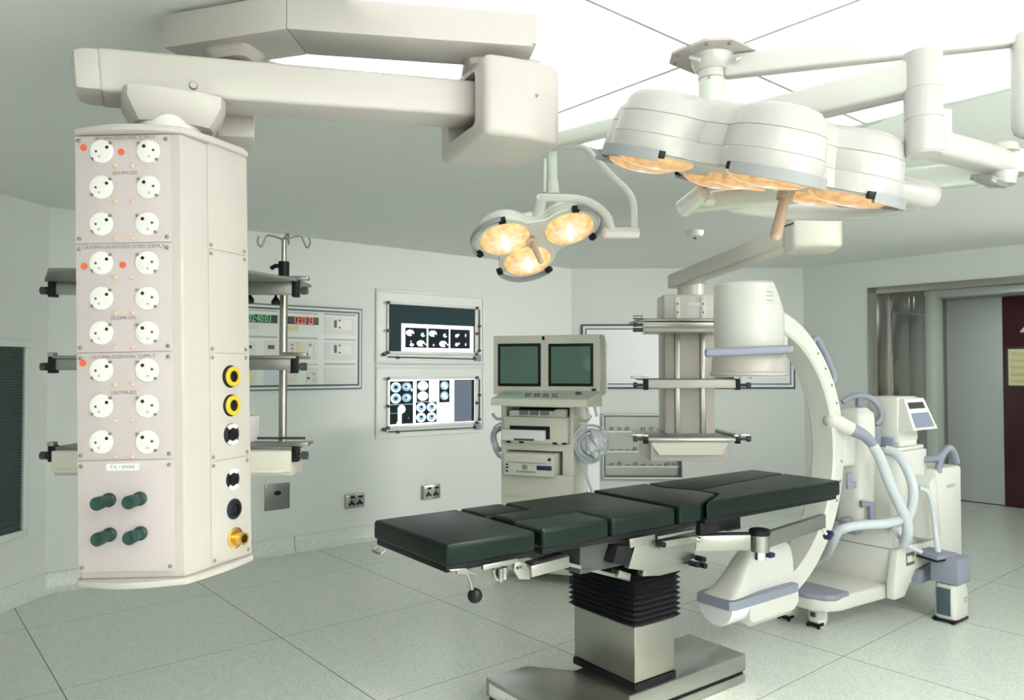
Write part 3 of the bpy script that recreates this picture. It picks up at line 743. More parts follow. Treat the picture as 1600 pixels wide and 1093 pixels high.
# lower arm, hub, joint head, upper arm
uz0_ = P(838, 73, 2.42).z
aA = P(152, 106, 2.0); aB = P(735, 152, 2.47)
dA = (aB - aA).normalized(); sA = Vector((-dA.y, dA.x, 0)).normalized()
aw = .16; cA = aA + sA * aw / 2; cB = aB + sA * aw / 2 + dA * .12
mb = MB(); mb.beam(wl(cA), wl(cB), aw, .117, .012, seg=3); mb.build('lower_arm', 'enamel', pen, 40)
capL = cA - dA * .05
mb = MB()
rings = []
for k, (o_, s_) in enumerate(((.004, 1.0), (-.03, .99), (-.052, .90), (-.062, .66))):
    c_ = cA + dA * o_; r = []
    for i in range(24):
        t = 2 * PI * i / 24; ca, sa = math.cos(t), math.sin(t); q = 1 / (abs(ca) ** 8 + abs(sa) ** 8) ** .125
        r.append(wl(c_ + sA * (aw / 2 * q * ca * s_) + sA.cross(dA) * (-.0585 * q * sa * s_)))
    rings.append(r)
mb.loft(rings); mb.build('arm_end_cap', 'enamel', pen, 40)
p = onplane(302, 134, aA, -Vector((-dA.y, dA.x, 0)).normalized()) - sA * .001
mb = MB().m('enamel'); mb.cyl(wl(p), wl(p - sA * .006), .0095, n=18); mb.m('dark'); mb.cyl(wl(p), wl(p - sA * .003), .0112, n=18); mb.build('arm_plug', None, pen)
angA = math.atan2(dA.y, dA.x)
zc = cA.z + (0 - 0)
hc = cA + dA * ((AX.x - cA.x) / dA.x)
mb = MB(); hub(mb, wl(hc), hc.z - .056 - AX.z, .036, .27, .25, angA, .76); mb.build('swivel_hub', 'enamel', pen, 35)
HWID = .40
for t_ in range(200):                   # slide along the arm until the near edge of the head sits right
    hd0 = cB + dA * (-.30 + t_ * .004) - sA * HWID / 2
    if hd0.x / hd0.y * F + 800 >= 756: break
hd0.z = 0
zh0 = P(757, 208, hd0.y).z; zh1 = min(P(757, 80, hd0.y).z, uz0_ - .03)
near = wl(hd0); near.z = -AX.z
jh = joint_head(pen, near, angA, .285, HWID, zh0, zh1)
uz0 = P(838, 73, 2.42).z; uz1 = CEIL - .012
hub_c = Vector((hd0.x, hd0.y, 0)) + Vector((math.cos(angA) * .15 - math.sin(angA) * HWID / 2, math.sin(angA) * .15 + math.cos(angA) * HWID / 2, 0))
mb = MB(); hub(mb, wl(hub_c), uz0 - AX.z + .004, zh1 - AX.z - .02, .27, .2, D2(9), .72); mb.build('upper_hub', 'enamel', pen, 35)
# upper arm, mitred at its ceiling end
k0 = Hh(447, 45, uz0); k1 = Hh(838, 73, uz0); k2 = Hh(255, 75, uz0)
d1 = (k1 - k0).normalized(); n1_ = Vector((-d1.y, d1.x, 0)); d2 = (k2 - k0).normalized(); n2_ = Vector((d2.y, -d2.x, 0))
W_ = .19
mit = (n1_ + n2_).normalized(); mit = mit * (W_ / mit.dot(n1_))
mb = MB(); q = [k0, k1, k1 + n1_ * W_, k0 + mit]; mb.prism([(wl(v).x, wl(v).y) for v in q], uz0 - AX.z, uz1 - AX.z, .006); mb.build('upper_arm', 'enamel', pen, 35)
mb = MB(); mb.cyl(wl(k0 + mit * .5 + Vector((0, 0, uz1 - uz0 - .004))) , wl(Vector(((k0 + mit * .5).x, (k0 + mit * .5).y, CEIL))), .075); mb.build('ceiling_socket', 'enamel', pen)
mb = MB(); e_ = k1 - d1 * .006; mb.cyl(wl(e_ + Vector((0, -.001, .006))), wl(e_ + Vector((0, -.006, .006))), .004, n=8); mb.build('end_screw', 'screw', pen)

# ================= shelf pendant behind it
SP = Vector((-1.30, 2.95, 2.1))
sp = thing('shelf_pendant', 'cream shelf pendant half hidden behind the large socket column', 'ceiling pendant', SP)
ws = lambda p: Vector(p) - SP
q = [k0, k2, k2 + n2_ * W_, k0 + mit]
mb = MB(); mb.prism([(ws(v).x, ws(v).y) for v in q], uz0 - SP.z, uz1 - SP.z, .006); mb.build('upper_arm', 'enamel', sp, 35)
hb2 = k2 - d2 * .20 + n2_ * .10
mb = MB(); hub(mb, ws(hb2), uz0 - SP.z + .002, uz0 - SP.z - .032, .17, .13, math.atan2(d2.y, d2.x), .75); mb.build('upper_hub', 'enamel', sp, 35)
e0 = P(398, 198, 2.42); zt_s = P(398, 182, 2.42).z
arm_h = .075
jp = Vector((hb2.x, hb2.y, 0))
mb = MB(); mb.cyl(ws((hb2.x, hb2.y, uz0 - .045)), ws((hb2.x, hb2.y, zt_s - .02)), .042); mb.build('drop_tube', 'enamel', sp)
tip = Vector((e0.x, e0.y, zt_s - arm_h / 2)); far = Vector((SP.x, SP.y, zt_s - arm_h / 2))
near_face = tip
dS = (Vector((far.x, far.y, 0)) - Vector((hb2.x, hb2.y, 0))).normalized()
mb = MB()
# arm plan: from the tip at right to the column at the far left
pl_ = [(P(330, 200, 2.36).x - .12, 2.36), (P(398, 200, 2.40).x, 2.40), (P(392, 200, 2.55).x, 2.58), (SP.x + .12, SP.y + .10), (SP.x - .10, SP.y + .06), (SP.x - .12, SP.y - .06)]
mb.prism([(x - SP.x, y - SP.y) for x, y in pl_], zt_s - arm_h - SP.z, zt_s - SP.z, .008); mb.build('lower_arm', 'enamel', sp, 35)
mb = MB(); xk = P(341, 200, 2.36).x - SP.x; yk = 2.37 - SP.y
mb.box((xk, yk - .004, zt_s - arm_h / 2 - SP.z), (.003, .012, arm_h + .003)); mb.build('cap_seam', 'gap', sp)
mb = MB(); hub(mb, (0, 0, 0), zt_s - arm_h - SP.z + .002, .045, .2, .16, 0, .7); mb.cyl((0, 0, .05), (0, 0, -.02), .06); mb.build('swivel_hub', 'enamel', sp, 35)
cw = .36
MB().span((-cw / 2, -.09, .9 - SP.z), (cw / 2, .09, 0), .02).build('shelf_column', 'enamel', sp)
def shelf_y(px, py, Y): return P(px, py, Y)
YB = 2.93 - SP.y - .16                  # front plane of the hanging fascia, relative to the pendant
yF = 2.86
def fas(name, py0, py1, mk, px1=457, px0=84, dp=.02):
    a = ws(P(px0, py0, yF)); b = ws(P(px1, py1, yF))
    return MB().span((a.x, a.y, b.z), (b.x, a.y + dp, a.z), .003).build(name, mk, sp), a, b
def ends(a, b, tall):
    for x, s in ((a.x - .008, -1), (b.x + .010, 1)):
        mb = MB(); mb.span((x - .012, a.y - .006, a.z - tall), (x + .012, a.y + .03, a.z + .01), .003); mb.build('rail_bracket', 'black', sp)
        mb = MB(); mb.cyl((x, a.y + .01, a.z - tall * .55), (x + s * .028, a.y + .01, a.z - tall * .55), .009, n=14); mb.cyl((x + s * .022, a.y + .01, a.z - tall * .55), (x + s * .044, a.y + .01, a.z - tall * .55), .015, n=14); mb.build('rail_knob', 'dark', sp)
        mb = MB(); mb.span((x - .012 if s < 0 else x - .05, a.y - .01, a.z + .008), (x + .05 if s > 0 else x + .012, a.y + .02, a.z + .024), .003); mb.build('rail_end', 'satin', sp)
# top shelf: tray overhanging towards the camera, fascia below it
f1, a, b = fas('shelf_fascia', 441, 460, 'satin'); ends(a, b, .055)
tr = [(ws(P(75, 430, 2.55)).x, 2.55 - SP.y), (ws(P(372, 425, 2.55)).x, 2.55 - SP.y), (b.x + .02, a.y - .01), (b.x + .02, a.y + .20), (a.x, a.y + .20), (a.x - .03, a.y - .01)]
MB().prism(tr, a.z + .002, a.z + .014, .003).build('shelf_tray', 'greysteel', sp)
for px, py in ((390, 468), (431, 471)):
    p = ws(P(px, py, 2.96)); MB().lathe([(.004, .05), (.005, .02), (.018, .0), (.016, -.012)][::-1], Matrix.Translation(p), 16).build('hanging_knob', 'black', sp)
f2, a2, b2 = fas('shelf_fascia', 560, 578, 'satin', 455); ends(a2, b2, .055)
MB().span((a2.x, a2.y - .01, a2.z), (b2.x + .02, a2.y + .20, a2.z + .012), .003).build('shelf_tray', 'satin', sp)
# bottom shelf with drawer
pa = ws(P(84, 706, yF - .06)); pb = ws(P(457, 700, yF - .06)); zb_ = ws(P(457, 743, yF - .06)).z
MB().span((pa.x, pa.y, zb_), (pb.x, pa.y + .14, pb.z - .004), .006).build('drawer_case', 'enamel', sp)
dr = MB().span((pa.x - .0, pa.y - .016, pb.z - .105 + .02), (pb.x - .002, pa.y, pb.z - .008), .004).build('drawer', 'arm', sp)
MB().span((pa.x + .02, pa.y - .020, pb.z - .10 + .012), (pb.x - .03, pa.y - .004, pb.z - .094 + .02), .002).build('drawer_grip', 'arm', dr)
ends(Vector((pa.x, pa.y, pb.z)), Vector((pb.x, pb.y, pb.z)), .05)
mb = MB(); mb.span((pa.x, pa.y, pb.z - .004), (pb.x + .02, pa.y + .22, pb.z + .006), .002); mb.build('shelf_tray', 'greysteel', sp)
mb = MB(); mb.tube([(pa.x, pa.y + .21, pb.z + .018), (pb.x - .01, pa.y + .21, pb.z + .018)], .005, 8, 0); 
mb.build('back_rail', 'dark', sp)
for z_ in (-1,): pass
# small instrument standing on the bottom shelf
pm = P(383, 694, yF + .12); zsh = SP.z + pb.z + .006
mi = thing('bedside_instrument', 'small white instrument with black screen on the bottom shelf beside the column', 'monitor', (P(398, 690, yF + .12).x - .17, yF + .12, zsh))
MB().span((0, -.06, 0), (.17, .06, .105), .008).build('housing', 'white', mi)
MB().span((.06, -.064, .050), (.145, -.058, .095), .002).build('screen', 'black', mi)
for x in (.08, .11, .135): MB().cyl((x, -.06, .025), (x, -.067, .025), .006, n=10).build('button', 'dark', mi)
# IV pole clamped to the back rail of the shelf pendant
ipx = P(443, 500, yF + .26)
zbot = zsh
iv = thing('iv_pole', 'thin steel drip pole with wire hooks beside the shelf pendant', 'iv pole', (ipx.x, ipx.y, zbot - .05))
ztop = P(443, 372, ipx.y).z - iv.location.z
MB().cyl((0, 0, 0), (0, 0, .95 * (P(443, 428, ipx.y).z - iv.location.z)), .0165, n=18).build('outer_tube', 'steel', iv)
MB().cyl((0, 0, .3), (0, 0, ztop), .0105, n=16).build('inner_tube', 'steel', iv)
zc_ = P(443, 420, ipx.y).z - iv.location.z
mb = MB(); mb.cyl((0, 0, zc_ - .035), (0, 0, zc_ + .03), .022, n=16); mb.tube([(0, 0, zc_ + .01), (-.03, -.01, zc_ + .012), (-.05, -.01, zc_ + .0)], .009, 8, 2); mb.build('height_clamp', 'black', iv)
for ang in (0.15, 1.9, 3.3, 5.2):
    x, y = math.cos(ang), math.sin(ang)
    MB().tube([(0, 0, ztop - .01), (x * .02, y * .02, ztop), (x * .065, y * .065, ztop + .010), (x * .080, y * .080, ztop - .015), (x * .092, y * .092, ztop - .038), (x * .105, y * .105, ztop - .018), (x * .100, y * .100, ztop + .005)], .0036, 6, 4).build('wire_hook', 'greysteel', iv)

# ================= equipment pendant behind the C-arm
EY = 5.55
ec = P(1079, 470, EY)
EP = Vector((ec.x, ec.y, P(1079, 462, EY).z))
ep = thing('equipment_pendant', 'cream equipment pendant with three shelves, hanging behind the c-arm', 'ceiling pendant', EP)
we = lambda p: Vector(p) - EP
a = we(P(1037, 462, EY - .12)); b = we(P(1121, 690, EY - .12))
def er(px0, py0, px1, py1, Y): a = we(P(px0, py0, Y)); b = we(P(px1, py1, Y)); return a, b
MB().span((a.x, -.12, -.24 + 0), (b.x, .14, 0), .012).build('column_head', 'arm', ep)
MB().span((a.x + .01, -.10, b.z), (b.x - .01, .14, -.22), .010).build('column_body', 'equip', ep)
for px in (1059, 1099):
    x = we(P(px, 600, EY - .12)).x
    MB().span((x - .016, -.128, -.235), (x + .016, -.11, -.02), .002).build('channel_plate', 'white', ep)
    mb = MB(); mb.span((x - .017, -.118, b.z), (x + .017, -.095, -.24), .002); mb.build('equipment_rail', 'satin', ep)
    for z in (-.07, -.13): MB().cyl((x, -.128, z), (x, -.133, z), .006, n=10).build('bolt', 'dark', ep)
lx = we(P(1079, 474, EY)).x
MB().box((lx, -.122, -.075), (.12, .004, .034), .001).build('name_label', 'label', ep)
def eshelf(pyT, pyB, wide, lip):
    a = we(P(1012, pyT, EY - .42)); b = we(P(1150, pyB, EY - .42)); z = (a.z)
    mb = MB(); mb.span((a.x, a.y, z - .012), (b.x, .10, z), .003); mb.build('shelf_tray', 'greysteel', ep)
    MB().span((a.x, a.y - .008, b.z), (b.x, a.y + .012, z - .006), .004).build('shelf_fascia', lip, ep)
    for x, s in ((a.x - .012, -1), (b.x + .012, 1)):
        MB().span((x - .016, a.y - .012, b.z - .012), (x + .016, a.y + .03, z + .002), .003).build('rail_bracket', 'black', ep)
        mb = MB(); mb.cyl((x, a.y, b.z + .02), (x + s * .07, a.y, b.z + .02), .010, n=12); mb.cyl((x + s * .06, a.y, b.z + .02), (x + s * .085, a.y, b.z + .02), .019, n=14); mb.build('rail_knob', 'dark', ep)
        mb = MB(); mb.span((x - .02, a.y + .02, z + .0), (x + .02, .1, z + .016), .002); mb.span((x + s * .06 - .04, a.y + .0, z + .004), (x + s * .06 + .04, a.y + .02, z + .022), .002); mb.build('side_rail', 'satin', ep)
    return a, b
# top shelf, seen from below
zt1 = we(P(1060, 500, EY - .42)).z
aL = we(P(1000, 500, EY - .42)); aR = we(P(1150, 500, EY - .42))
MB().span((aL.x, aL.y + .02, zt1 + .004), (aR.x, .10, zt1 + .014), .002).build('shelf_tray', 'greysteel', ep)
MB().span((aL.x - .02, aL.y, zt1 - .045), (aR.x, aL.y + .02, zt1 - .012), .003).build('front_rail', 'satin', ep)
MB().span((aL.x, aL.y + .02, zt1 - .004), (aR.x, aL.y + .05, zt1 + .006), .002).build('shelf_edge', 'satin', ep)
MB().prism([(aL.x + .04, aL.y + .03), (aR.x, aL.y + .03), (aR.x - .04, .08), (aL.x + .10, .08)], zt1 - .075, zt1 - .01, .004).build('shelf_underbox', 'arm', ep)
for z in (zt1 - .03, zt1 + .02, zt1 - .065):
    MB().cyl((aL.x + .02, aL.y + .01, z), (aL.x - .045, aL.y + .01, z), .014, n=12).build('rail_knob', 'dark' if z != zt1 + .02 else 'satin', ep)
eshelf(592, 606, 1, 'arm')
a3, b3 = eshelf(683, 690, 1, 'satin')
xa, xb = we(P(1017, 700, EY - .42)).x, we(P(1138, 700, EY - .42)).x; z0_ = we(P(1079, 720, EY - .42)).z; z1_ = b3.z - .0
MB().span((xa, a3.y + .0, z0_), (xb, .06, z1_), .004).build('drawer_case', 'enamel', ep)
dr = MB(); t = bmesh.new()
m_ = .10; zlo = z0_ + .045
f_ = [(xa + .0, a3.y - .002, z1_ - .01), (xb, a3.y - .002, z1_ - .01), (xb - .05, a3.y - .035, zlo), (xa + .05, a3.y - .035, zlo)]
bk = [(x, a3.y + .0, z) for x, _, z in f_]
dr.loft([f_, bk]); dr.build('drawer', 'arm', ep, 0)
# arms
h_top = P(1076, 432, EY).z
mb = MB(); mb.cyl((0, 0, -.01), (0, 0, .09), .095, n=28); mb.build('swivel_shaft', 'arm', ep)
zA0 = .75 - .05
l0 = P(1066, 436, EY + .02); l1 = P(1236, 372, 3.95)
dd = (l1 - l0).normalized()
arm0 = l0 - dd * .16; 
mb = MB(); mb.beam(we(arm0), we(l1), .12, .105, .012, seg=3); mb.build('lower_arm', 'arm', ep, 40)
mb = MB(); hub(mb, (0, 0, 0), we(l0).z - .04, .085, .27, .2, math.atan2(dd.y, dd.x), .7); mb.build('swivel_hub', 'arm', ep, 35)
ah = math.atan2(dd.y, dd.x)
nz0 = P(1250, 391, 3.75).z; nz1 = P(1250, 318, 3.75).z
nearE = P(1238, 370, 3.66)
p0 = we(nearE); p0.z = -EP.z
# head: its slot faces the lower arm, so its length runs on along the arm
jh2 = joint_head(ep, we((l1.x - .0, l1.y - .12, 0)) * 1.0 - Vector((0, 0, we((0, 0, 0)).z + EP.z)) if False else Vector((we(nearE).x, we(nearE).y, -EP.z)), D2(-12), .235, .28, nz0, nz1, 'arm', False)
MB().box((we(P(1230, 345, 3.72)).x, we(P(1230, 345, 3.72)).y, we(P(1230, 352, 3.72)).z), (.12, .004, .008), 0, (0, 0, ah)).build('slot_line', 'dark', ep)
u0 = P(1290, 268, 3.72); u1 = P(1470, 178, 3.02)
uz = 2.60
u0 = Hh(1300, 262, 2.56); u1 = Hh(1462, 176, 2.62); u0.z = u1.z = 2.585
mb = MB(); mb.beam(we(u0), we(u1), .17, .12, .01); mb.build('upper_arm', 'lampg', ep, 40)
mb = MB(); hub(mb, we(u0 + (u1 - u0) * .1), we(u0).z - .055, nz1 - EP.z - .02, .2, .16, 0, .8); mb.build('upper_hub', 'arm', ep, 35)
mb = MB(); c_ = u1 - (u1 - u0).normalized() * .06; mb.cyl(we(c_), we((c_.x, c_.y, CEIL)), .065); mb.build('ceiling_socket', 'arm', ep)
# ------------------------------------------------------------------ surgical lamps on the shared ceiling mount
MX = uv(cu, cv)
mt = thing('lamp_mount', 'white round lamp mount on a bolted plate in the middle of the luminous ceiling', 'ceiling mount', (MX.x, MX.y, CEIL - .016))
def pz(px, py): return P(px, py, MX.y).z - (CEIL - .016)
mb = MB(); pts = []
for k in range(4):
    a = A40 + PI / 4 + k * PI / 2
    for da, r in ((-.30, .155), (.30, .155)): pts.append((r * math.cos(a + da), r * math.sin(a + da)))
mb.prism(pts, -.010, 0, .002); mb.build('ceiling_plate', 'enamel', mt)
for k in range(8):
    x, y = pts[k]; MB().cyl((x * .86, y * .86, -.010), (x * .86, y * .86, -.018), .006, n=8).build('plate_bolt', 'screw', mt)
MB().lathe([(.078, -.010), (.074, -.03), (.062, -.055), (.054, -.062)][::-1], None, 36).build('collar', 'armw', mt)
MB().cyl((0, 0, -.062), (0, 0, pz(1111, 124)), .0485, n=36).build('upper_column', 'armw', mt)
MB().cyl((0, 0, pz(1111, 126)), (0, 0, pz(1111, 228)), .0475, n=36).build('lower_column', 'lampg', mt)
mb = MB(); mb.cyl((0, 0, pz(1111, 124)), (0, 0, pz(1111, 126)), .0460, n=36); mb.build('column_gap', 'gap', mt)
for px, py in ((1103, 98), (1112, 98), (1107, 92), (1108, 121)):
    p = P(px, py, MX.y - .046) - Vector(mt.location); MB().cyl(p, p + Vector((0, -.006, 0)), .004, n=8).build('grub_screw', 'screw', mt)
for s in (-1, 1):
    mb = MB(); mb.tube([(s * .075, -.02, -.012), (s * .09, -.05, -.03), (s * .062, -.075, -.05)], .007, 8, 5); mb.build('cable_loop', 'armw', mt)

# ---- third arm with a hanging post at the right edge
ta_ = thing('hanging_monitor_arm', 'upper white ceiling arm with round post cut by right photo edge', 'ceiling arm', (MX.x, MX.y, P(1111, 108, MX.y).z))
z_ = ta_.location.z
e1 = Hh(1600, 50, z_); e1 = Vector((e1.x + .02, e1.y, z_))
wt = lambda p: Vector(p) - ta_.location
d_ = (e1 - ta_.location).normalized()
MB().beam(d_ * .045, wt(e1), .055, .078, .010, seg=3).build('arm', 'armw', ta_, 40)
pc = wt(e1); rz_ = .055
zt_p = P(1595, 55, e1.y).z - z_; zb_p = P(1595, 212, e1.y).z - z_
mb = MB(); mb.lathe([(.035, zb_p), (.05, zb_p + .012), (.056, zb_p + .035), (.056, zt_p - .01), (.05, zt_p)], Matrix.Translation((pc.x, pc.y, 0)), 32); mb.build('hanging_post', 'armw', ta_)
for z in (.0, .03, -.11, -.125):
    p = pc + Vector((-.01, -.056, z)); MB().box(p, (.016, .006, .007)).build('vent_slot', 'screw', ta_)

# ---- big six lobed lamp
def lobed(D, R, rmin, n=120):
    o = []
    for i in range(n):
        f = 2 * PI * i / n; r = rmin
        k = round((f - PI / 6) / (PI / 3)); dl = f - PI / 6 - k * PI / 3
        s = D * math.sin(dl)
        if abs(s) < R: r = max(r, D * math.cos(dl) + math.sqrt(R * R - s * s))
        o.append((r * math.cos(f), r * math.sin(f)))
    return o
lc0 = Vector((.757, 2.52, 1.6 + .640))
bx_, cy_ = -.195, .245                   # slope of the lamp disc to the right and away
xa_ = Vector((1, 0, bx_)).normalized(); nrm = xa_.cross(Vector((0, 1, cy_))).normalized(); ya_ = nrm.cross(xa_)
Rm = Matrix((xa_, ya_, nrm)).transposed()
bl_ = thing('surgical_lamp', 'large white many-lobed operating lamp hanging above the table', 'surgical lamp', lc0, rot=Rm.to_euler())
mb = MB(); rings = []
for z, ins in ((0, .004), (.003, 0), (.055, .004), (.057, .0065), (.059, .005), (.118, .016), (.120, .019), (.122, .017), (.165, .030), (.182, .045), (.192, .075), (.196, .12)):
    rings.append([(x, y, z) for x, y in lobed(.352, .150 - ins, .355 - ins)])
mb.loft(rings); mb.build('lamp_housing', 'lampw', bl_, 38)
mb = MB(); mb.lathe([(.20, .190), (.19, .204), (.12, .216), (.0, .219)][::-1], None, 48, False); mb.build('top_dome', 'lampw', bl_)
mb = MB(); mb.prism(lobed(.352, .138, .345), -.004, .002); mb.build('underside_plate', 'underlamp', bl_, 0)
for k in range(6):
    f = PI / 6 + k * PI / 3; c_ = (.352 * math.cos(f), .352 * math.sin(f))
    l_ = MB().lathe([(.120, .0), (.117, -.010), (.093, -.024), (.05, -.033), (.0, -.036)], None, 40, False).build('lamp_glass', 'lensdim', bl_, 60, loc=(c_[0], c_[1], -.002))
    # grey bumper round the outside of the lobe
    mb = MB(); rr_ = []
    n = 14
    for i in range(n + 1):
        q = f - .95 + 1.9 * i / n; ca, sa = math.cos(q), math.sin(q)
        ri, ro = .152, .168
        rr_.append([(c_[0] + ca * ri, c_[1] + sa * ri, -.020), (c_[0] + ca * ro, c_[1] + sa * ro, -.020), (c_[0] + ca * (ro - .002), c_[1] + sa * (ro - .002), .012), (c_[0] + ca * ri, c_[1] + sa * ri, .012)])
    mb.loft(rr_); b_ = mb.build('bumper_bar', 'bumper', bl_, 40)
    for q in (f - .98, f + .98):
        MB().box((c_[0] + math.cos(q) * .154, c_[1] + math.sin(q) * .154, .000), (.018, .030, .022), .003, (0, 0, q)).build('bumper_clip', 'black', b_)
MB().lathe([(.10, .0), (.095, -.03), (.0, -.04)], None, 32, False).build('centre_glass', 'lensdim', bl_, 60)
mb = MB(); q = Rm.inverted() @ Vector((-.28, -.12, -1)).normalized()
ho = Vector((.15, -.06, 0)); mb.cyl(ho, ho + q * .05, .03, .026); mb.cyl(ho + q * .045, ho + q * .175, .0165, .0195); mb.sph(ho + q * .175, .0195); mb.build('sterile_handle', 'tan', bl_)
# suspension: post on arm two, lower link, spring arm, joint and bowed yoke
wb = lambda p: Rm.inverted() @ (Vector(p) - lc0)
zu = P(1111, 203, MX.y).z
c2 = Hh(1442, 119, zu); c2 = Vector((c2.x, c2.y, zu))
m0 = Vector((MX.x, MX.y, zu)); dd2 = (c2 - m0).normalized()
mb = MB(); mb.beam(wb(m0 + dd2 * .05), wb(c2 - dd2 * .02), .085, .095, .012, roll_up=Rm.inverted() @ Vector((0, 0, 1)), seg=3); mb.build('horizontal_arm', 'armw', bl_, 40)
ca_ = P(1388, 130, c2.y - .05)
pt_, pb_ = Vector((c2.x, c2.y, P(1442, 84, c2.y).z)), Vector((c2.x, c2.y, P(1442, 243, c2.y).z))
L_ = pt_.z - pb_.z
mb = MB(); mb.cyl(wb(pt_), wb(pt_ - Vector((0, 0, L_ * .36))), .0525, n=40); mb.cyl(wb(pt_ - Vector((0, 0, L_ * .365))), wb(pt_ - Vector((0, 0, L_ * .65))), .053, n=40); mb.cyl(wb(pt_ - Vector((0, 0, L_ * .655))), wb(pb_ + Vector((0, 0, .008))), .053, n=40); mb.cyl(wb(pb_ + Vector((0, 0, .009))), wb(pb_), .053, .047, n=40)
mb.build('drop_post', 'lampw', bl_)
mb = MB(); mb.cyl(wb(pt_ - Vector((0, 0, L_ * .35))), wb(pt_ - Vector((0, 0, L_ * .67))), .051, n=32); mb.build('post_seam', 'gap', bl_)
zk = P(1470, 222, c2.y).z
k1_ = Hh(1568, 255, zk); 
mb = MB(); kd = (k1_ - Vector((c2.x, c2.y, zk))).normalized(); ks = kd.cross(Vector((0, 0, 1)))
mb.beam(wb(Vector((c2.x, c2.y, zk)) + kd * .04), wb(k1_ + kd * .02), .08, .075, .016, roll_up=Rm.inverted() @ Vector((0, 0, 1)), seg=3); mb.cyl(wb(k1_ + Vector((0, 0, .037)) + kd * .03), wb(k1_ - Vector((0, 0, .037)) + kd * .03), .055, n=28); mb.build('lower_link', 'lampw', bl_, 40)
mb = MB(); kk = k1_ - kd * .02; mb.cyl(wb(kk + ks * .0 + Vector((0, 0, -.035))), wb(kk + Vector((0, 0, -.075))), .05, .042, n=28); mb.build('knuckle', 'lampw', bl_); mb = MB(); mb.cyl(wb(kk + Vector((0, 0, .03))), wb(kk + Vector((0, 0, .055))), .055, .05, n=28); mb.build('knuckle_cap', 'lampw', bl_)
mb = MB(); mb.beam(wb(kk - kd * .12 + Vector((0, 0, -.065))), wb(kk - kd * .02 + Vector((0, 0, -.075))), .07, .02, .004); mb.build('clear_cover', 'clear', bl_)
sA0 = Vector((kk.x, kk.y + .02, P(1535, 264, kk.y).z)); sA1 = P(1075, 319, 3.14)
mb = MB(); mb.beam(wb(sA0), wb(sA1), .062, .078, .014, roll_up=Rm.inverted() @ Vector((0, 0, 1)), seg=3); mb.build('spring_arm', 'lampg', bl_, 40)
j0, j1 = P(1066, 326, 3.08), P(1100, 300, 2.98)
mb = MB(); mb.cyl(wb(j0), wb(j1), .036, n=24); mb.build('yoke_joint', 'armw', bl_)
for py in (293, 313):
    p = P(1102, py, 2.975); MB().sph(wb(p), .006, n=8).build('joint_screw', 'screw', bl_)
yk = [P(1092, 308, 3.02), P(1125, 316, 3.08), P(1170, 325, 3.10), P(1230, 331, 3.06), P(1300, 333, 2.96), P(1360, 329, 2.80), P(1405, 320, 2.62), P(1436, 306, 2.47)]
mb = MB(); mb.tube([wb(p) for p in yk], .0305, 16, 5); mb.build('bowed_yoke', 'armw', bl_)
st = P(1400, 292, 2.44)
mb = MB(); mb.cyl(wb(P(1392, 293, 2.44)), wb(P(1450, 305, 2.46)), .044, n=32); mb.cyl(wb(P(1450, 305, 2.46)), wb(P(1459, 307, 2.463)), .044, .036, n=32); mb.build('swivel_stub', 'lampw', bl_)
sl = bpy.data.lights.new('lamp_beam', 'SPOT')

# ---- small three bulb lamp
S0 = P(836, 374, 3.22)
vdir = (Vector((0, 0, CAMZ)) - S0).normalized()
rt = vdir.cross(Vector((0, 0, 1))).normalized() * -1       # image right
rt = Vector((1, 0, 0)); rt = (rt - vdir * rt.dot(vdir)).normalized(); dn = vdir.cross(rt).normalized()
if dn.z > 0: dn = -dn
ndir = (vdir * math.cos(D2(55)) + (rt * .24 + dn * .97).normalized() * math.sin(D2(55))).normalized()   # where it shines
zl = -ndir; xl_ = (rt * .97 - dn * .24); xl_ = (xl_ - zl * xl_.dot(zl)).normalized(); yl_ = zl.cross(xl_)
Rs = Matrix((xl_, yl_, zl)).transposed()
slp = thing('small_surgical_lamp', 'small three-bulb operating lamp shining warm light in the middle', 'surgical lamp', S0, rot=Rs.to_euler())
wsl = lambda p: Rs.inverted() @ (Vector(p) - S0)
def lensloc(px, py):
    p = onplane(px, py, S0, zl); q = wsl(p); return q.x, q.y
LC = [lensloc(789, 372), lensloc(889, 356), lensloc(824, 406)]
RL = .104; RH = .128
cx_ = sum(c[0] for c in LC) / 3; cyy = sum(c[1] for c in LC) / 3
def tri(inset, n=96):
    o = []
    for i in range(n):
        f = 2 * PI * i / n; d = Vector((math.cos(f), math.sin(f))); best = .105 - inset
        for c in LC:
            v = Vector((c[0] - cx_, c[1] - cyy)); b = v.dot(d); disc = b * b - v.length_squared + (RH - inset) ** 2
            if disc > 0: best = max(best, b + math.sqrt(disc))
        for a_, b_ in ((0, 1), (1, 2), (2, 0)):
            for q_ in range(1, 12):
                v = Vector((LC[a_][0] + (LC[b_][0] - LC[a_][0]) * q_ / 12 - cx_, LC[a_][1] + (LC[b_][1] - LC[a_][1]) * q_ / 12 - cyy)); b = v.dot(d); disc = b * b - v.length_squared + (RH - .045 - inset) ** 2
                if disc > 0: best = max(best, b + math.sqrt(disc))
        o.append((cx_ + best * d.x, cyy + best * d.y))
    return o
mb = MB(); mb.loft([[(x, y, z) for x, y in tri(i)] for z, i in ((0, .004), (.004, 0), (.03, .003), (.033, .008), (.036, .005), (.058, .016), (.076, .030), (.088, .055), (.091, .080))]); mb.build('lamp_housing', 'lampg', slp, 38)
mb = MB(); mb.prism(tri(.010), -.004, .002); mb.build('underside_plate', 'underlamp', slp, 0)
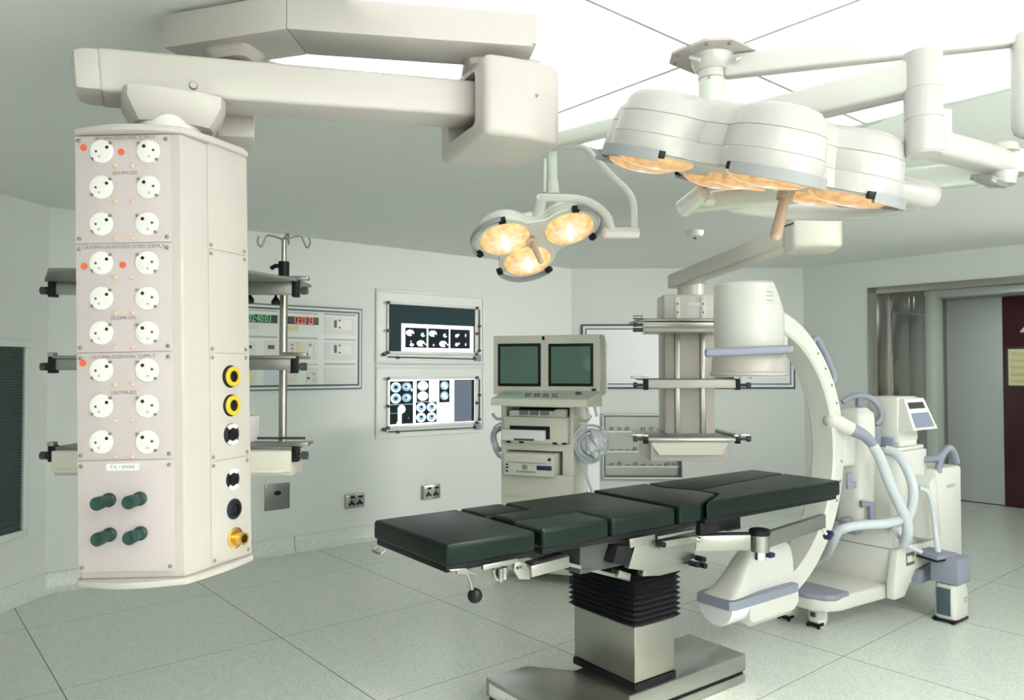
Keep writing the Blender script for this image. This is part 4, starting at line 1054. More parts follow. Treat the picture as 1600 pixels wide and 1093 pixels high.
for c in LC:
    g_ = MB().lathe([(RL, 0), (RL - .002, -.008), (RL * .7, -.018), (RL * .35, -.023), (0, -.0245)], None, 40, False).build('lamp_glass', 'lens', slp, 60, loc=(c[0], c[1], -.003))
    v = Vector((c[0] - cx_, c[1] - cyy)); f = math.atan2(v.y, v.x)
    mb = MB(); rr_ = []
    for i in range(15):
        q = f - 1.0 + 2.0 * i / 14; ca, sa = math.cos(q), math.sin(q); ri, ro = RH + .010, RH + .020
        rr_.append([(c[0] + ca * ri, c[1] + sa * ri, -.018), (c[0] + ca * ro, c[1] + sa * ro, -.018), (c[0] + ca * ro, c[1] + sa * ro, .006), (c[0] + ca * ri, c[1] + sa * ri, .006)])
    mb.loft(rr_); b_ = mb.build('bumper_bar', 'bumper', slp, 40)
    for q in (f - 1.03, f + 1.03): MB().box((c[0] + math.cos(q) * (RH + .006), c[1] + math.sin(q) * (RH + .006), -.008), (.024, .030, .022), .003, (0, 0, q)).build('bumper_clip', 'black', b_)
hp0 = P(830, 378, 3.19); hp1 = P(845, 408, 3.10)
mb = MB(); mb.cyl(wsl(P(830, 377, 3.20)), wsl(P(832, 380, 3.165)), .022, n=24); mb.cyl(wsl(P(832, 380, 3.17)), wsl(hp1), .0135, .0115, n=20); mb.sph(wsl(hp1), .0115); mb.build('sterile_handle', 'tan', slp)
# inner yoke, joint, outer yoke, drop tube, arm
mb = MB(); mb.cyl(wsl(P(838, 344, 3.16)), wsl(P(847, 308, 3.06)), .023, n=24); mb.build('swivel_stub', 'armw', slp)
mb = MB(); mb.tube([wsl(p) for p in (P(847, 309, 3.06), P(870, 309, 3.05), P(905, 311, 3.04), P(932, 322, 3.03), P(950, 340, 3.03), P(956, 363, 3.03))], .0165, 14, 5); mb.build('inner_yoke', 'armw', slp)
MB().cyl(wsl(P(944, 364, 3.03)), wsl(P(997, 364, 3.05)), .0225, n=24).build('yoke_joint', 'armw', slp)
mb = MB(); mb.tube([wsl(p) for p in (P(866, 230, 3.26), P(890, 228, 3.26), P(913, 232, 3.25), P(930, 248, 3.22), P(960, 279, 3.16), P(979, 297, 3.12), P(989, 315, 3.09), P(991, 340, 3.07), P(990, 362, 3.05))], .0145, 14, 5); mb.build('outer_yoke', 'armw', slp)
dt = P(862, 236, 3.28); db = P(864, 303, 3.28)
mb = MB(); mb.cyl(wsl(dt + Vector((0, 0, .05))), wsl(dt.lerp(db, .72)), .022, n=24); mb.cyl(wsl(dt.lerp(db, .70)), wsl(db), .025, .028, n=24); mb.cyl(wsl(P(852, 248, 3.26)), wsl(P(851, 300, 3.26)), .007, n=10); mb.build('drop_tube', 'lampg', slp)
az = P(1111, 158, MX.y).z
a1_ = Hh(856, 224, az); a1_.z = az; m1_ = Vector((MX.x, MX.y, az)); d3 = (a1_ - m1_).normalized()
mb = MB(); mb.beam(wsl(m1_ + d3 * .05), wsl(a1_ + d3 * .02), .06, .062, .012, roll_up=Rs.inverted() @ Vector((0, 0, 1)), seg=3); mb.build('horizontal_arm', 'lampg', slp, 40)
bpy.data.lights.remove(sl)
# ------------------------------------------------------------------ operating table
TZ = .965
TA = Hh(697, 852, TZ); TB = Hh(1313, 751, TZ); tdir = TB - TA; TANG = math.atan2(tdir.y, tdir.x); TLEN = tdir.length
TA.z = 0
tb = thing('operating_table', 'operating table with black padded top on a steel pedestal in the foreground', 'operating table', TA, TANG)
TRI = Matrix.Rotation(-TANG, 4, 'Z')
def lt(p): return TRI @ (Vector(p) - TA)
def L(px, py, z=TZ): return lt(Hh(px, py, z))
tn = Vector((math.sin(TANG), -math.cos(TANG), 0))
def tx(px): return lt(onplane(px, 800, TA, tn)).x
TW = .58; g2 = .006
def pad(poly, name='pad', z0=.884, z1=TZ, b=.017):
    return MB().prism(poly, z0, z1, b, seg=4).build(name, 'pad', tb, 60)
x1 = tx(838); x2 = tx(848); x3 = tx(952); x4 = tx(957); x5 = tx(1056); x6 = tx(1062); x7 = tx(1093); x8 = tx(1103)
xn = L(780, 784).x                      # far notch
pad([(0, 0), (x1, 0), (x1, TW), (0, TW)], 'leg_pad')
ya, yb = .205, .375
pad([(x2, 0), (x3, 0), (x3, ya - .003), (x2 + .0, ya - .003)], 'thigh_pad')
pad([(x2 - .018, yb + .003), (xn - .012, yb + .003), (xn - .012, TW), (x2 - .018, TW)], 'thigh_pad')
pad([(x2 + .022, ya), (x4, ya), (x4, 0), (x5, 0), (x5, TW), (xn + .012, TW), (xn + .012, yb), (x2 + .022, yb)], 'seat_pad')
xm = L(1122, 771).x; ym = L(1122, 771).y; xk_ = L(1088, 766).x; yk_ = L(1088, 766).y
ym = .22; 
pm, pk, pq, pf_ = L(1121, 771.5), L(1088, 766), L(1041, 762), L(1027, 758)
gx = .012
pad([(x6, 0), (x7, 0), (pm.x - gx, pm.y), (pk.x - gx, pk.y), (pq.x - gx, pq.y - .004), (pf_.x - gx, TW), (x6, TW)], 'pelvis_pad', z1=TZ + .004, b=.012)
sy = L(1217, 741).y
pad([(x8, 0), (TLEN, 0), (TLEN, sy - .003), (pk.x + gx, pk.y + .0), (pm.x + gx, pm.y)], 'back_pad', z1=TZ + .003, b=.012)
pad([(pk.x + gx, pk.y + .007), (TLEN, sy + .004), (TLEN, TW), (pf_.x + gx, TW), (pq.x + gx, pq.y + .006)], 'back_pad', z1=TZ + .003, b=.012)
for a, b in ((.01, x1 - .012), (x2 + .01, x7 - .0), (x8 + .012, TLEN - .015)):
    MB().span((a, .015, .862), (b, TW - .015, .886), .004).build('pad_board', 'black', tb)
# base plate
bz = .145
rn, rf, fl, f2, fj = L(1168, 1020, bz), L(1075, 990, bz), L(759, 1058, bz), L(820, 1037, bz), L(897, 1046, bz)
yn, yf = rn.y, rf.y; xr_ = (rn.x + rf.x) / 2; ymid = (yn + yf) / 2; ys = fl.y - ymid
poly = [(fl.x, ymid - ys), (f2.x, ymid - ys), (fj.x, yn), (xr_, yn), (xr_, yf), (fj.x, yf), (f2.x, ymid + ys), (fl.x, ymid + ys)]
MB().prism(poly, .062, bz, .006).build('base_cover', 'steelh', tb)
ins = lambda d: [(fl.x + d, ymid - ys + d), (f2.x, ymid - ys + d), (fj.x, yn + d), (xr_ - d, yn + d), (xr_ - d, yf - d), (fj.x, yf - d), (f2.x, ymid + ys - d), (fl.x + d, ymid + ys - d)]
MB().prism(ins(.012), .044, .064).build('base_gap', 'black', tb)
MB().prism(ins(.003), .004, .046, .004).build('base_skirt', 'steelh', tb)
mb = MB(); mb.span((fl.x - .0015, ymid + ys - .36, .075), (fl.x, ymid + ys - .03, .128)); o = mb.build('rating_label', 'label', tb)
MB().span((fl.x - .003, ymid + ys - .33, .085), (fl.x - .0012, ymid + ys - .10, .089)).build('printed_line', 'inkl', o); MB().span((fl.x - .003, ymid + ys - .33, .100), (fl.x - .0012, ymid + ys - .16, .104)).build('printed_line', 'inkl', o)
for x, y in ((fl.x + .1, ymid + ys - .06), (fl.x + .1, ymid - ys + .06), (xr_ - .08, yn + .06), (xr_ - .08, yf - .06)): MB().cyl((x, y, 0), (x, y, .01), .03, n=16).build('foot', 'black', tb)
# column and bellows
cn, cl, cr = L(992, 1080, bz), L(896, 1036, bz), L(1060, 1060, bz)
X0c, X1c = cn.x, cr.x; Y0c = cn.y; Y1c = Y0c + min(.42, (cl - cn).length)
ztc = P(992, 978, Hh(992, 1080, bz).y).z
MB().span((X0c, Y0c, bz + .035), (X1c, Y1c, ztc + .03), .004).build('column', 'steel', tb)
MB().span((X0c - .004, Y0c - .004, bz), (X1c + .004, Y1c + .004, bz + .032)).build('column_gasket', 'black', tb)
for x in (X0c + .1, X0c + .13): pass
for y in (Y0c + .20, Y0c + .22): MB().cyl((X0c, y, ztc - .012), (X0c - .004, y, ztc - .012), .005, n=8).build('column_screw', 'screw', tb)
zb0, zb1 = ztc - .005, .752
mb = MB(); rings = []; NP = 13
for i in range(NP * 4 + 1):
    t = i / (NP * 4); z = zb0 + (zb1 - zb0) * t; ph = (i % 4) / 4
    o_ = .030 - .020 * abs(math.cos(PI * i / 4)) ** 1.0 + (.0)
    o_ = .014 + .019 * (1 - abs(2 * ((i / 4) % 1) - 1))
    r = []
    ax, ay = (X1c - X0c) / 2 + o_, (Y1c - Y0c) / 2 + o_
    for k in range(40):
        a = 2 * PI * k / 40; ca, sa = math.cos(a), math.sin(a); q = 1 / (abs(ca) ** 12 + abs(sa) ** 12) ** (1 / 12)
        r.append(((X0c + X1c) / 2 + ax * ca * q, (Y0c + Y1c) / 2 + ay * sa * q, z))
    rings.append(r)
mb.loft(rings); mb.build('bellows', 'rubber', tb, 20)
# saddle, side plate and rails
MB().span((x2 + .25, .06, .735), (x7 + .05, .50, .862), .006).build('saddle_frame', 'dark', tb)
def nx(px, py, y=0.0):                  # point on the vertical plane y metres in from the near edge
    q = TA - tn * y; return lt(onplane(px, py, q, tn))
def plate(pts, name, mk, y0, y1, b=.003):
    v = [nx(px, py, y0) for px, py in pts]
    rot = Matrix.Rotation(PI / 2, 4, 'X')
    mb = MB(); mb.prism([(p.x, p.z) for p in v], -y1, -y0, b, mtx=rot); return mb.build(name, mk, tb)
plate([(993, 852), (1088, 838), (1086, 872), (1018, 893), (982, 888)], 'side_plate', 'satin', .0, .03)
plate([(966, 853), (990, 852), (983, 883), (958, 880)], 'end_block', 'black', .0, .12)
plate([(1006, 886), (1076, 868), (1075, 888), (1032, 899), (1005, 900)], 'lower_bracket', 'satin', .015, .05)
plate([(984, 842), (1024, 834), (1024, 849), (985, 856)], 'side_rail', 'satin', -.012, .0)
plate([(1034, 846), (1091, 836), (1091, 846), (1034, 857)], 'side_rail', 'satin', -.022, -.01)
plate([(1028, 838), (1086, 826), (1086, 830), (1028, 843)], 'rail_strip', 'satin', -.01, .01)
for px, py in ((1030, 849), (1088, 842), (1093, 872), (1083, 880), (1095, 882)):
    p = nx(px, py, -.01); mb = MB(); mb.cyl(p + Vector((0, -.03, 0)), p + Vector((0, .02, 0)), .013, n=12); mb.build('clamp_knob', 'black' if py != 842 else 'chrome', tb)
plate([(830, 884), (890, 868), (890, 886), (831, 902)], 'leg_rail', 'satin', .01, .04)
plate([(832, 884), (888, 868), (888, 865), (832, 880)], 'rail_cover', 'black', .0, .05)
plate([(805, 876), (820, 878), (828, 890), (829, 905), (812, 905), (803, 890)], 'hinge_plate', 'satin', -.005, .01)
p = nx(811, 886, -.005)
for dx in (-.008, .008): MB().cyl(p + Vector((dx, 0, 0)), p + Vector((dx, -.006, 0)), .006, n=8).build('hinge_bolt', 'dark', tb)
plate([(755, 883), (810, 872), (810, 879), (755, 891)], 'side_rail', 'satin', -.02, -.008)
plate([(893, 858), (915, 858), (915, 880), (870, 868)], 'cross_block', 'satin', .2, .3)
plate([(914, 858), (932, 857), (932, 878), (914, 878)], 'cross_block', 'dark', .18, .3)
plate([(870, 874), (985, 902), (985, 908), (870, 880)], 'lower_track', 'greysteel', .06, .16)
plate([(968, 890), (987, 896), (984, 905), (966, 902)], 'track_end', 'satin', .04, .09)
mb = MB(); a = nx(770, 889, .0); mb.tube([a, a + Vector((.01, 0, -.03)), a + Vector((.03, 0, -.045)), a + Vector((.06, 0, -.03)), a + Vector((.06, 0, 0))], .006, 8, 4); mb.span(a + Vector((.028, -.006, -.055)), a + Vector((.040, .006, -.002))); mb.cyl(a + Vector((.052, 0, -.045)), a + Vector((.052, 0, .0)), .012, n=12); mb.build('release_catch', 'satin', tb)
# crank handle with ball at the foot end
h0 = nx(713, 893, .03); h1 = nx(728, 895, .03); h2 = nx(737, 918, .03); hb = nx(742, 930, .03)
MB().tube([h0, h1, (h1 + h2) / 2 + Vector((.004, 0, .004)), h2, hb], .0068, 10, 5).build('crank_rod', 'satin', tb)
MB().sph(hb, .028, n=24).build('crank_ball', 'black', tb)
plate([(703, 889), (728, 887), (746, 897), (744, 899), (722, 893), (703, 892)], 'crank_bracket', 'satin', .0, .05)
p = L(582, 849, .865)
mb = MB(); mb.tube([(-.004, TW - .12, .862), (-.02, TW - .12, .845), (-.02, TW - .04, .845), (-.004, TW - .04, .862)], .006, 8, 0); mb.build('foot_loop', 'satin', tb)
# near side arm board bracket with a joint
az_ = .742
b0, b1, b2 = lt(Hh(1088, 848, az_)), lt(Hh(1187, 846, az_)), lt(Hh(1286, 813, az_))
MB().beam(b0 - (b1 - b0).normalized() * .02, b1 - (b1 - b0).normalized() * .05, .03, .076, .003).build('bracket_arm', 'satin', tb)
mb = MB(); q_ = b1 - (b1 - b0).normalized() * .05; mb.beam(b0 + Vector((0, 0, .042)), q_ + Vector((0, 0, .042)), .034, .010, .002); mb.build('arm_top_strip', 'black', tb)
mb = MB().m('satin'); mb.cyl(b1 + Vector((0, 0, -.045)), b1 + Vector((0, 0, .035)), .047, n=28); mb.m('chrome').cyl(b1 + Vector((0, 0, -.085)), b1 + Vector((0, 0, -.045)), .03, n=24); mb.build('arm_joint', None, tb)
MB().lathe([(.049, .035), (.052, .042), (.052, .058), (.044, .064)], Matrix.Translation(b1), 28).build('joint_cap', 'black', tb)
MB().beam(b1 + (b2 - b1).normalized() * .045, b2, .034, .076, .003).build('bracket_arm', 'greysteel', tb)
kb = b2 + Vector((0, -.02, -.075)); mb = MB().m('chrome'); mb.cyl(b2 + Vector((-.01, -.0, -.035)), kb, .009, n=10); mb.m('navy').box(kb + Vector((.02, 0, -.005)), (.055, .04, .028), .005, (0, -.5, 0)); mb.build('clamp_lever', None, tb)
nb_ = b1 + Vector((.06, -.02, -.07)); MB().box(nb_, (.04, .03, .024), .005).build('locking_knob', 'navy', tb)
# black mechanism and rail below the back section
MB().span((x8 + .02, .05, .80), (x8 + .33, .30, .862), .004).build('back_hinge_box', 'black', tb)
MB().span((x8 + .0, .40, .80), (TLEN - .25, .44, .86), .004).build('back_rail', 'satin', tb)
MB().span((x8 + .3, .10, .775), (x8 + .40, .15, .812), .004).build('hinge_catch', 'dark', tb)
# ------------------------------------------------------------------ mobile C-arm
CA = Vector((1.33, 4.25, 0)); CANG = D2(37); IZ = 1.1
ca = thing('mobile_c_arm', 'white mobile c-arm x-ray machine standing around the right end of the table', 'x-ray machine', CA, CANG)
CRI = Matrix.Rotation(-CANG, 4, 'Z')
def lc_(p): return CRI @ (Vector(p) - CA)
def cP(px, py, y):                      # photograph -> point on the machine's plane y = const
    n = Vector((math.sin(CANG), -math.cos(CANG), 0)); return lc_(onplane(px, py, CA - n * y, n))
RI, RO, HY = .74, .865, .079
rings = []
N_ = 72
for i in range(N_ + 1):
    f = D2(-72 + 148 * i / N_); c, s = math.cos(f), math.sin(f); r = []
    for ra, y in ((RI, -HY + .012), (RI + .012, -HY), (RO - .02, -HY), (RO, -HY + .02), (RO, HY - .02), (RO - .02, HY), (RI + .012, HY), (RI, HY - .012)): r.append((c * ra, y, IZ + s * ra))
    rings.append(r)
MB().loft(rings).build('c_arc', 'carm', ca, 30)
for k in range(9):
    f = D2(-22 + 8.5 * k + 0); 
    if k in (3,): continue
    c, s = math.cos(f), math.sin(f); ra = (RI + RO) / 2 + .015
    MB().cyl((c * ra, -HY, IZ + s * ra), (c * ra, -HY - .003, IZ + s * ra), .008, n=10).build('arc_screw', 'screw', ca)
# detector drum on top
ZI0, ZI1 = P(1170, 588, 4.25).z, P(1170, 444, 4.25).z
zr = P(1170, 548, 4.25).z; zs_ = P(1170, 478, 4.25).z
mb = MB(); mb.lathe([(.180, zr - .03), (.189, zr + .0), (.191, zs_), (.1885, zs_ + .002), (.1885, ZI1 - .012), (.178, ZI1)], None, 64)
dr_ = mb.build('detector_drum', 'carm', ca, 40)
m2 = MB(); rp = Vector((math.cos(-CANG), math.sin(-CANG), 0)); cc = rp * .19 + Vector((0, 0, ZI1 - .02)); m2.box(cc - rp * .022, (.14, .6, .30), 0, (0, D2(-27), -CANG)); m2.bm.transform(ca.matrix_basis)
bpy.context.view_layer.update(); cut(dr_, m2)
MB().lathe([(.206, ZI0 + .004), (.214, ZI0 + .010), (.213, ZI0 + .022), (.204, ZI0 + .03), (.203, zr - .055), (.196, zr - .035), (.184, zr - .015)], None, 64).build('detector_flange', 'enamel', ca, 40)
MB().lathe([(.20, ZI0), (.206, ZI0 + .008)], None, 64).build('detector_window', 'cart', ca)
MB().span((.08, -.06, zr + .01), (.30, .06, zr + .10), .02).build('detector_bracket', 'carm', ca)
ba, bb = lc_(P(1101, 551, 4.00)), lc_(P(1240, 545, 4.02))
mb = MB(); mb.beam(ba, bb, .035, .046, .014, seg=3); mb.build('handle_bar', 'bluegrey', ca)
mb = MB(); mb.beam(bb - (bb - ba).normalized() * .03, bb + Vector((.08, .12, .0)), .035, .046, .012); mb.build('handle_bar', 'bluegrey', ca)
for zz in (P(1213, 458, 4.15).z, P(1213, 464, 4.15).z, P(1213, 471, 4.15).z):
    q = rp * .06 + Vector((rp.y, -rp.x, 0)) * .180; MB().box((q.x, q.y, zz), (.04, .004, .005), 0, (0, 0, math.atan2(q.y, q.x) + PI / 2)).build('printed_line', 'inkl', ca)
f_ = D2(32); c, s = math.cos(f_), math.sin(f_)
mb = MB(); pts = []
for i, (f, ra) in enumerate(((D2(50), RO - .01), (D2(49), RO + .035), (D2(45), RO + .045), (D2(34), RO + .045), (D2(29), RO + .038), (D2(28), RO - .01))): pts.append((math.cos(f) * ra, -HY + .03, IZ + math.sin(f) * ra))
mb.tube(pts, .020, 12, 4); mb.build('arc_handle', 'bluegrey', ca)
# tube housing below
rings = []
for x, hw, zt__ in ((-.315, .085, .375), (-.30, .105, .392), (-.24, .100, .42), (-.17, .092, .475), (-.10, .082, .555), (-.045, .076, .605), (.01, .073, .628), (.12, .073, .632), (.24, .075, .622), (.30, .075, .60)):
    zb_ = .355; r = []
    for i in range(25):
        t = PI * i / 24; ca__, sa__ = math.cos(t), math.sin(t); q = 1 / (abs(ca__) ** 3.2 + abs(sa__) ** 3.2) ** (1 / 3.2)
        r.append((x, -hw * ca__ * q, zb_ + (zt__ - zb_) * sa__ * q))
    rings.append(r)
MB().loft(rings).build('tube_cover', 'carm', ca, 50)
mb = MB(); rr_ = []
for x, w2 in ((-.33, .105), (-.30, .122), (.0, .124), (.27, .124)): rr_.append([(x, -w2, .338), (x, w2, .338), (x, w2, .384), (x, -w2, .384)])
mb.loft(rr_); bp_ = mb.build('bumper_band', 'bluegrey', ca, 30)
mb = MB(); rings = []
for x, rr in ((-.312, .110), (-.305, .115), (.0, .115)):
    rings.append([(x, -rr * math.cos(PI * i / 20), .345 - rr * math.sin(PI * i / 20)) for i in range(21)])
mb.loft(rings); mb.build('tube_end', 'carta', ca, 40)
mb = MB(); rings = []
for x, zz in ((-.17, .235), (-.14, .215), (.24, .215), (.28, .25)): rings.append([(x, -.117, .342), (x, -.117, zz + .03), (x, -.09, zz), (x, .09, zz), (x, .117, zz + .03), (x, .117, .342)])
mb.loft(rings); mb.build('tube_box', 'carm', ca, 25)
MB().lathe([(.075, .0), (.073, .012), (.05, .02)], Matrix.Translation((0, 0, .628)), 32).build('beam_port', 'cart', ca)
# rear column and carriage
mb = MB(); rings = []
for z, hx, hy, cx in ((.58, .05, .05, 1.10), (.62, .085, .085, 1.10), (.72, .10, .10, 1.11), (1.25, .10, .105, 1.12), (1.31, .095, .10, 1.12), (1.345, .06, .065, 1.12)):
    r = []
    for i in range(32):
        t = 2 * PI * i / 32; c, s = math.cos(t), math.sin(t); q = 1 / (abs(c) ** 4 + abs(s) ** 4) ** .25; r.append((cx + hx * c * q, hy * s * q, z))
    rings.append(r)
mb.loft(rings); mb.build('lift_column', 'carm', ca, 40)
mb = MB(); mb.span((.85, -.06, .98), (1.05, .07, 1.20), .03); mb.build('arc_carriage', 'carm', ca, 40)
# base
mb = MB(); y0b, y1b = -.14, .30
mb.prism([(.56, -.02), (.60, -.10), (.70, y0b), (1.25, y0b - .04), (1.25, y1b + .04), (.70, y1b), (.60, .26), (.56, .18)], .145, .235, .02, seg=3); mb.build('base_leg', 'carm', ca, 40)
mb = MB(); mb.prism([(.55, .0), (.59, -.10), (.64, -.135), (.79, -.14), (.79, .30), (.64, .295), (.59, .26), (.55, .16)], .215, .252, .012, seg=3); mb.build('toe_bumper', 'bluegrey', ca, 40)
mb = MB(); mb.span((1.19, -.19, .20), (1.74, .36, .58), .012); mb.build('lower_body', 'carm', ca)
MB().span((1.185, -.192, .455), (1.20, .362, .459)).build('body_seam', 'ink', ca)
mb = MB(); t_ = [(1.18, -.19), (1.72, -.19), (1.72, .36), (1.18, .36)]
mb.span((1.21, -.18, .58), (1.72, .35, 1.06), .014); mb.build('generator_tower', 'carm', ca)
MB().span((1.26, -.17, 1.06), (1.70, .32, 1.085), .01).build('tower_top', 'carm', ca)
# side bracket running to the rear wheel, with a rating label
mb = MB(); t = [(1.14, .155), (1.14, .235), (1.19, .46), (1.75, .46), (1.75, .33), (1.42, .30), (1.27, .155)]
mb.prism([(x, z) for x, z in t], .0, .055, .01, mtx=Matrix.Translation((0, -.18, 0)) @ Matrix.Rotation(PI / 2, 4, 'X')); mb.build('rear_outrigger', 'carm', ca)
lb_ = MB().span((1.29, -.239, .345), (1.40, -.234, .425)).build('rating_label', 'greysteel', ca)
MB().span((1.365, -.242, .365), (1.39, -.238, .395)).build('warning_mark', 'paleyellow', lb_); MB().span((1.30, -.242, .365), (1.355, -.238, .405)).build('printed_field', 'label', lb_)
MB().span((1.45, -.25, .20), (1.85, .2, .30), .02).build('under_tray', 'bluegrey', ca)
# rear cabinet
mb = MB(); mb.span((1.70, -.25, .22), (2.07, .42, .925), .022, seg=3); mb.build('rear_cabinet', 'carm', ca)
mb = MB(); mb.prism([(1.46, .50), (1.50, .86), (1.56, .90), (1.60, .82), (1.64, .50)], -.02, .10, .012, mtx=Matrix.Translation((0, -.20, 0)) @ Matrix.Rotation(PI / 2, 4, 'X')); mb.build('side_fairing', 'carm', ca)
MB().box((1.90, -.2525, .80), (.12, .003, .022)).build('name_badge', 'inkl', ca)
mb = MB(); h_ = [(1.66, .25, .97), (1.72, -.05, .965), (1.78, -.22, .97), (1.86, -.26, 1.04), (1.92, -.28, 1.065), (1.99, -.30, 1.02), (2.0, -.30, .98)]
mb.tube([lc_(P(1425, 716, 5.15)), lc_(P(1445, 717, 5.13)), lc_(P(1466, 715, 5.1)), lc_(P(1478, 702, 5.1)), lc_(P(1484, 700, 5.12)), lc_(P(1490, 708, 5.16)), lc_(P(1494, 722, 5.2))], .024, 12, 5); mb.tube([lc_(P(1476, 705, 5.1)), lc_(P(1468, 722, 5.1)), lc_(P(1466, 738, 5.1))], .022, 10, 3); mb.build('push_handle', 'bluegrey', ca)
# casters
def front_caster(x, y):
    o = MB().span((x - .037, y - .037, .045), (x + .037, y + .037, .16), .012).build('caster', 'carm', ca)
    mb = MB(); mb.cyl((x + .02, y - .03, .055), (x + .02, y + .03, .055), .055, n=28); mb.build('wheel', 'carta', o)
    MB().span((x - .045, y - .04, .010), (x + .02, y + .04, .028), .003).build('cable_guard', 'black', o)
    for s in (-.036, .036): MB().span((x - .045, y + s - .006, .0), (x - .03, y + s + .006, .02)).build('guard_foot', 'black', o)
    MB().span((x - .038, y - .015, .065), (x - .034, y + .02, .095)).build('brake_mark', 'dark', o)
pf = lc_(Hh(1276, 978, 0)); pf2 = lc_(Hh(1230, 966, 0))
front_caster(pf.x, pf.y); front_caster(pf2.x, pf2.y)
pr = lc_(Hh(1480, 958, 0)); rx, ry = 1.555, -.39
mb = MB(); rings = []
for z, hx, hy in ((.018, .095, .062), (.03, .105, .070), (.16, .105, .072), (.235, .085, .068)):
    r = []
    for i in range(28):
        t = 2 * PI * i / 28; c, s = math.cos(t), math.sin(t); q = 1 / (abs(c) ** 5 + abs(s) ** 5) ** .2; r.append((rx + hx * c * q, ry + hy * s * q, z))
    rings.append(r)
mb.loft(rings); rw = mb.build('rear_caster', 'carm', ca, 40)
MB().span((rx - .109, ry - .040, .045), (rx - .10, ry + .045, .215), .004).build('caster_window', 'edge', rw)
MB().cyl((rx, ry - .02, .09), (rx, ry + .02, .09), .09, n=28).build('wheel', 'dark', rw)
MB().span((rx - .115, ry - .07, .008), (rx + .08, ry + .07, .020), .003).build('cable_guard', 'black', rw)
for dx, dy in ((-.10, -.05), (-.10, .05), (.07, -.05)): MB().span((rx + dx - .012, ry + dy - .01, 0), (rx + dx + .012, ry + dy + .01, .012)).build('guard_foot', 'black', rw)
for k in range(2): MB().box((rx + .04, ry - .0735, .125 + k * .02), (.07, .002, .008)).build('printed_line', 'inkl', rw)
MB().span((rx - .10, ry - .085, .240), (rx + .09, ry + .085, .405), .014).build('wheel_block', 'bluegrey', ca)
sh_ = [lc_(Hh(px, py, .405)) for px, py in ((1421, 861), (1446, 856), (1497, 868), (1464, 874))]
MB().prism([(p.x, p.y) for p in sh_], .398, .424, .006).build('pedal_shelf', 'bluegrey', ca)
MB().prism([(p.x * .985 + .02, p.y + .004) for p in sh_], .386, .399).build('shelf_underlay', 'black', ca)
# far rear wheel
qx, qy = 1.56, .62
mb = MB(); mb.span((qx - .10, qy - .07, .06), (qx + .10, qy + .07, .24), .02); mb.build('rear_caster', 'grille', ca)
MB().cyl((qx - .06, qy - .05, .09), (qx - .06, qy + .05, .09), .09, n=28).build('rear_wheel', 'dark', ca)
MB().span((1.40, .34, .24), (1.75, qy + .07, .40), .02).build('rear_outrigger', 'carm', ca)
# small blue fittings
a = cP(1326, 738, -.11); mb = MB(); mb.span((a.x - .02, -.115, a.z - .10), (a.x + .03, -.10, a.z), .004); mb.span((a.x - .02, -.118, a.z - .10), (a.x + .075, -.10, a.z - .06), .004); mb.build('brake_lever', 'bluegrey', ca)
mb = MB(); a = [lc_(P(1345, 787, 4.78)), lc_(P(1361, 787, 4.78)), lc_(P(1362, 818, 4.78))]; mb.tube(a, .024, 10, 0); mb.build('steering_grip', 'bluegrey', ca)
mb = MB(); a = lc_(P(1322, 814, 4.72)); mb.box(a, (.07, .06, .05), .01); a = lc_(P(1336, 830, 4.74)); mb.box(a, (.09, .06, .03), .01); mb.build('foot_lever', 'bluegrey', ca)
mb = MB(); a = [P(1316, 628, 4.93), P(1330, 620, 4.93), P(1346, 618, 4.93), P(1362, 623, 4.93), P(1374, 637, 4.93), P(1377, 652, 4.93), P(1368, 663, 4.93)]; mb.tube([lc_(p) for p in a], .019, 10, 5); mb.tube([lc_(P(1343, 620, 4.93)), lc_(P(1342, 634, 4.95))], .022, 10, 0); mb.build('steering_handle', 'bluegrey', ca)
MB().beam(lc_(P(1366, 663, 4.95)), lc_(P(1364, 695, 4.97)), .08, .06, .01).build('handle_post', 'bluegrey', ca)
# control head
hx0, hx1, hy0, hy1, hz0, hz1 = 1.32, 1.64, -.20, .02, P(1408, 692, 4.9).z, P(1408, 620, 4.9).z
mb = MB(); mb.span((hx0, hy0 + .02, hz0), (hx1 - .04, hy1, hz1), .016); mb.build('control_head', 'carm', ca)
mb = MB(); mb.loft([[(hx0 + .02, hy0 + .03, hz1 - .008), (hx1 - .03, hy0 + .03, hz1 - .008), (hx1 - .03, hy0 - .01, hz1 - .012), (hx0 + .02, hy0 - .01, hz1 - .012)], [(hx0 + .01, hy0 + .03, hz0 + .07), (hx1 + .02, hy0 + .03, hz0 + .07), (hx1 + .02, hy0 - .075, hz0 + .085), (hx0 + .01, hy0 - .075, hz0 + .085)]]); cs = mb.build('control_console', 'carm', ca, 20)
def onc(u0, u1, v0, v1, k, nm):
    def q(u, v, o): # u across, v down
        z = hz1 - .012 + (hz0 + .085 - hz1 + .012) * v; y = hy0 - .01 - .065 * v - o; x0 = hx0 + .02 - .01 * v; x1 = hx1 - .03 + .05 * v
        return (x0 + (x1 - x0) * u, y, z)
    mb = MB(); mb.loft([[q(u0, v0, .003), q(u1, v0, .003), q(u1, v1, .003), q(u0, v1, .003)], [q(u0, v0, -.002), q(u1, v0, -.002), q(u1, v1, -.002), q(u0, v1, -.002)]]); mb.build(nm, k, cs, 0)
onc(.12, .85, .12, .32, 'black', 'readout'); onc(.12, .90, .46, .92, 'touchblue', 'touch_panel')
MB().span((hx0 + .03, hy0 + .02, hz0 - .03), (hx1 - .06, hy1 - .04, hz0 + .01), .01).build('head_base', 'carm', ca)
mb = MB(); mb.cyl((1.45, -.08, 1.08), (1.45, -.08, hz0), .035, n=18); mb.build('head_post', 'satin', ca)
MB().span((1.30, -.16, 1.07), (1.44, .0, 1.15), .01).build('cable_box', 'bluegrey', ca)
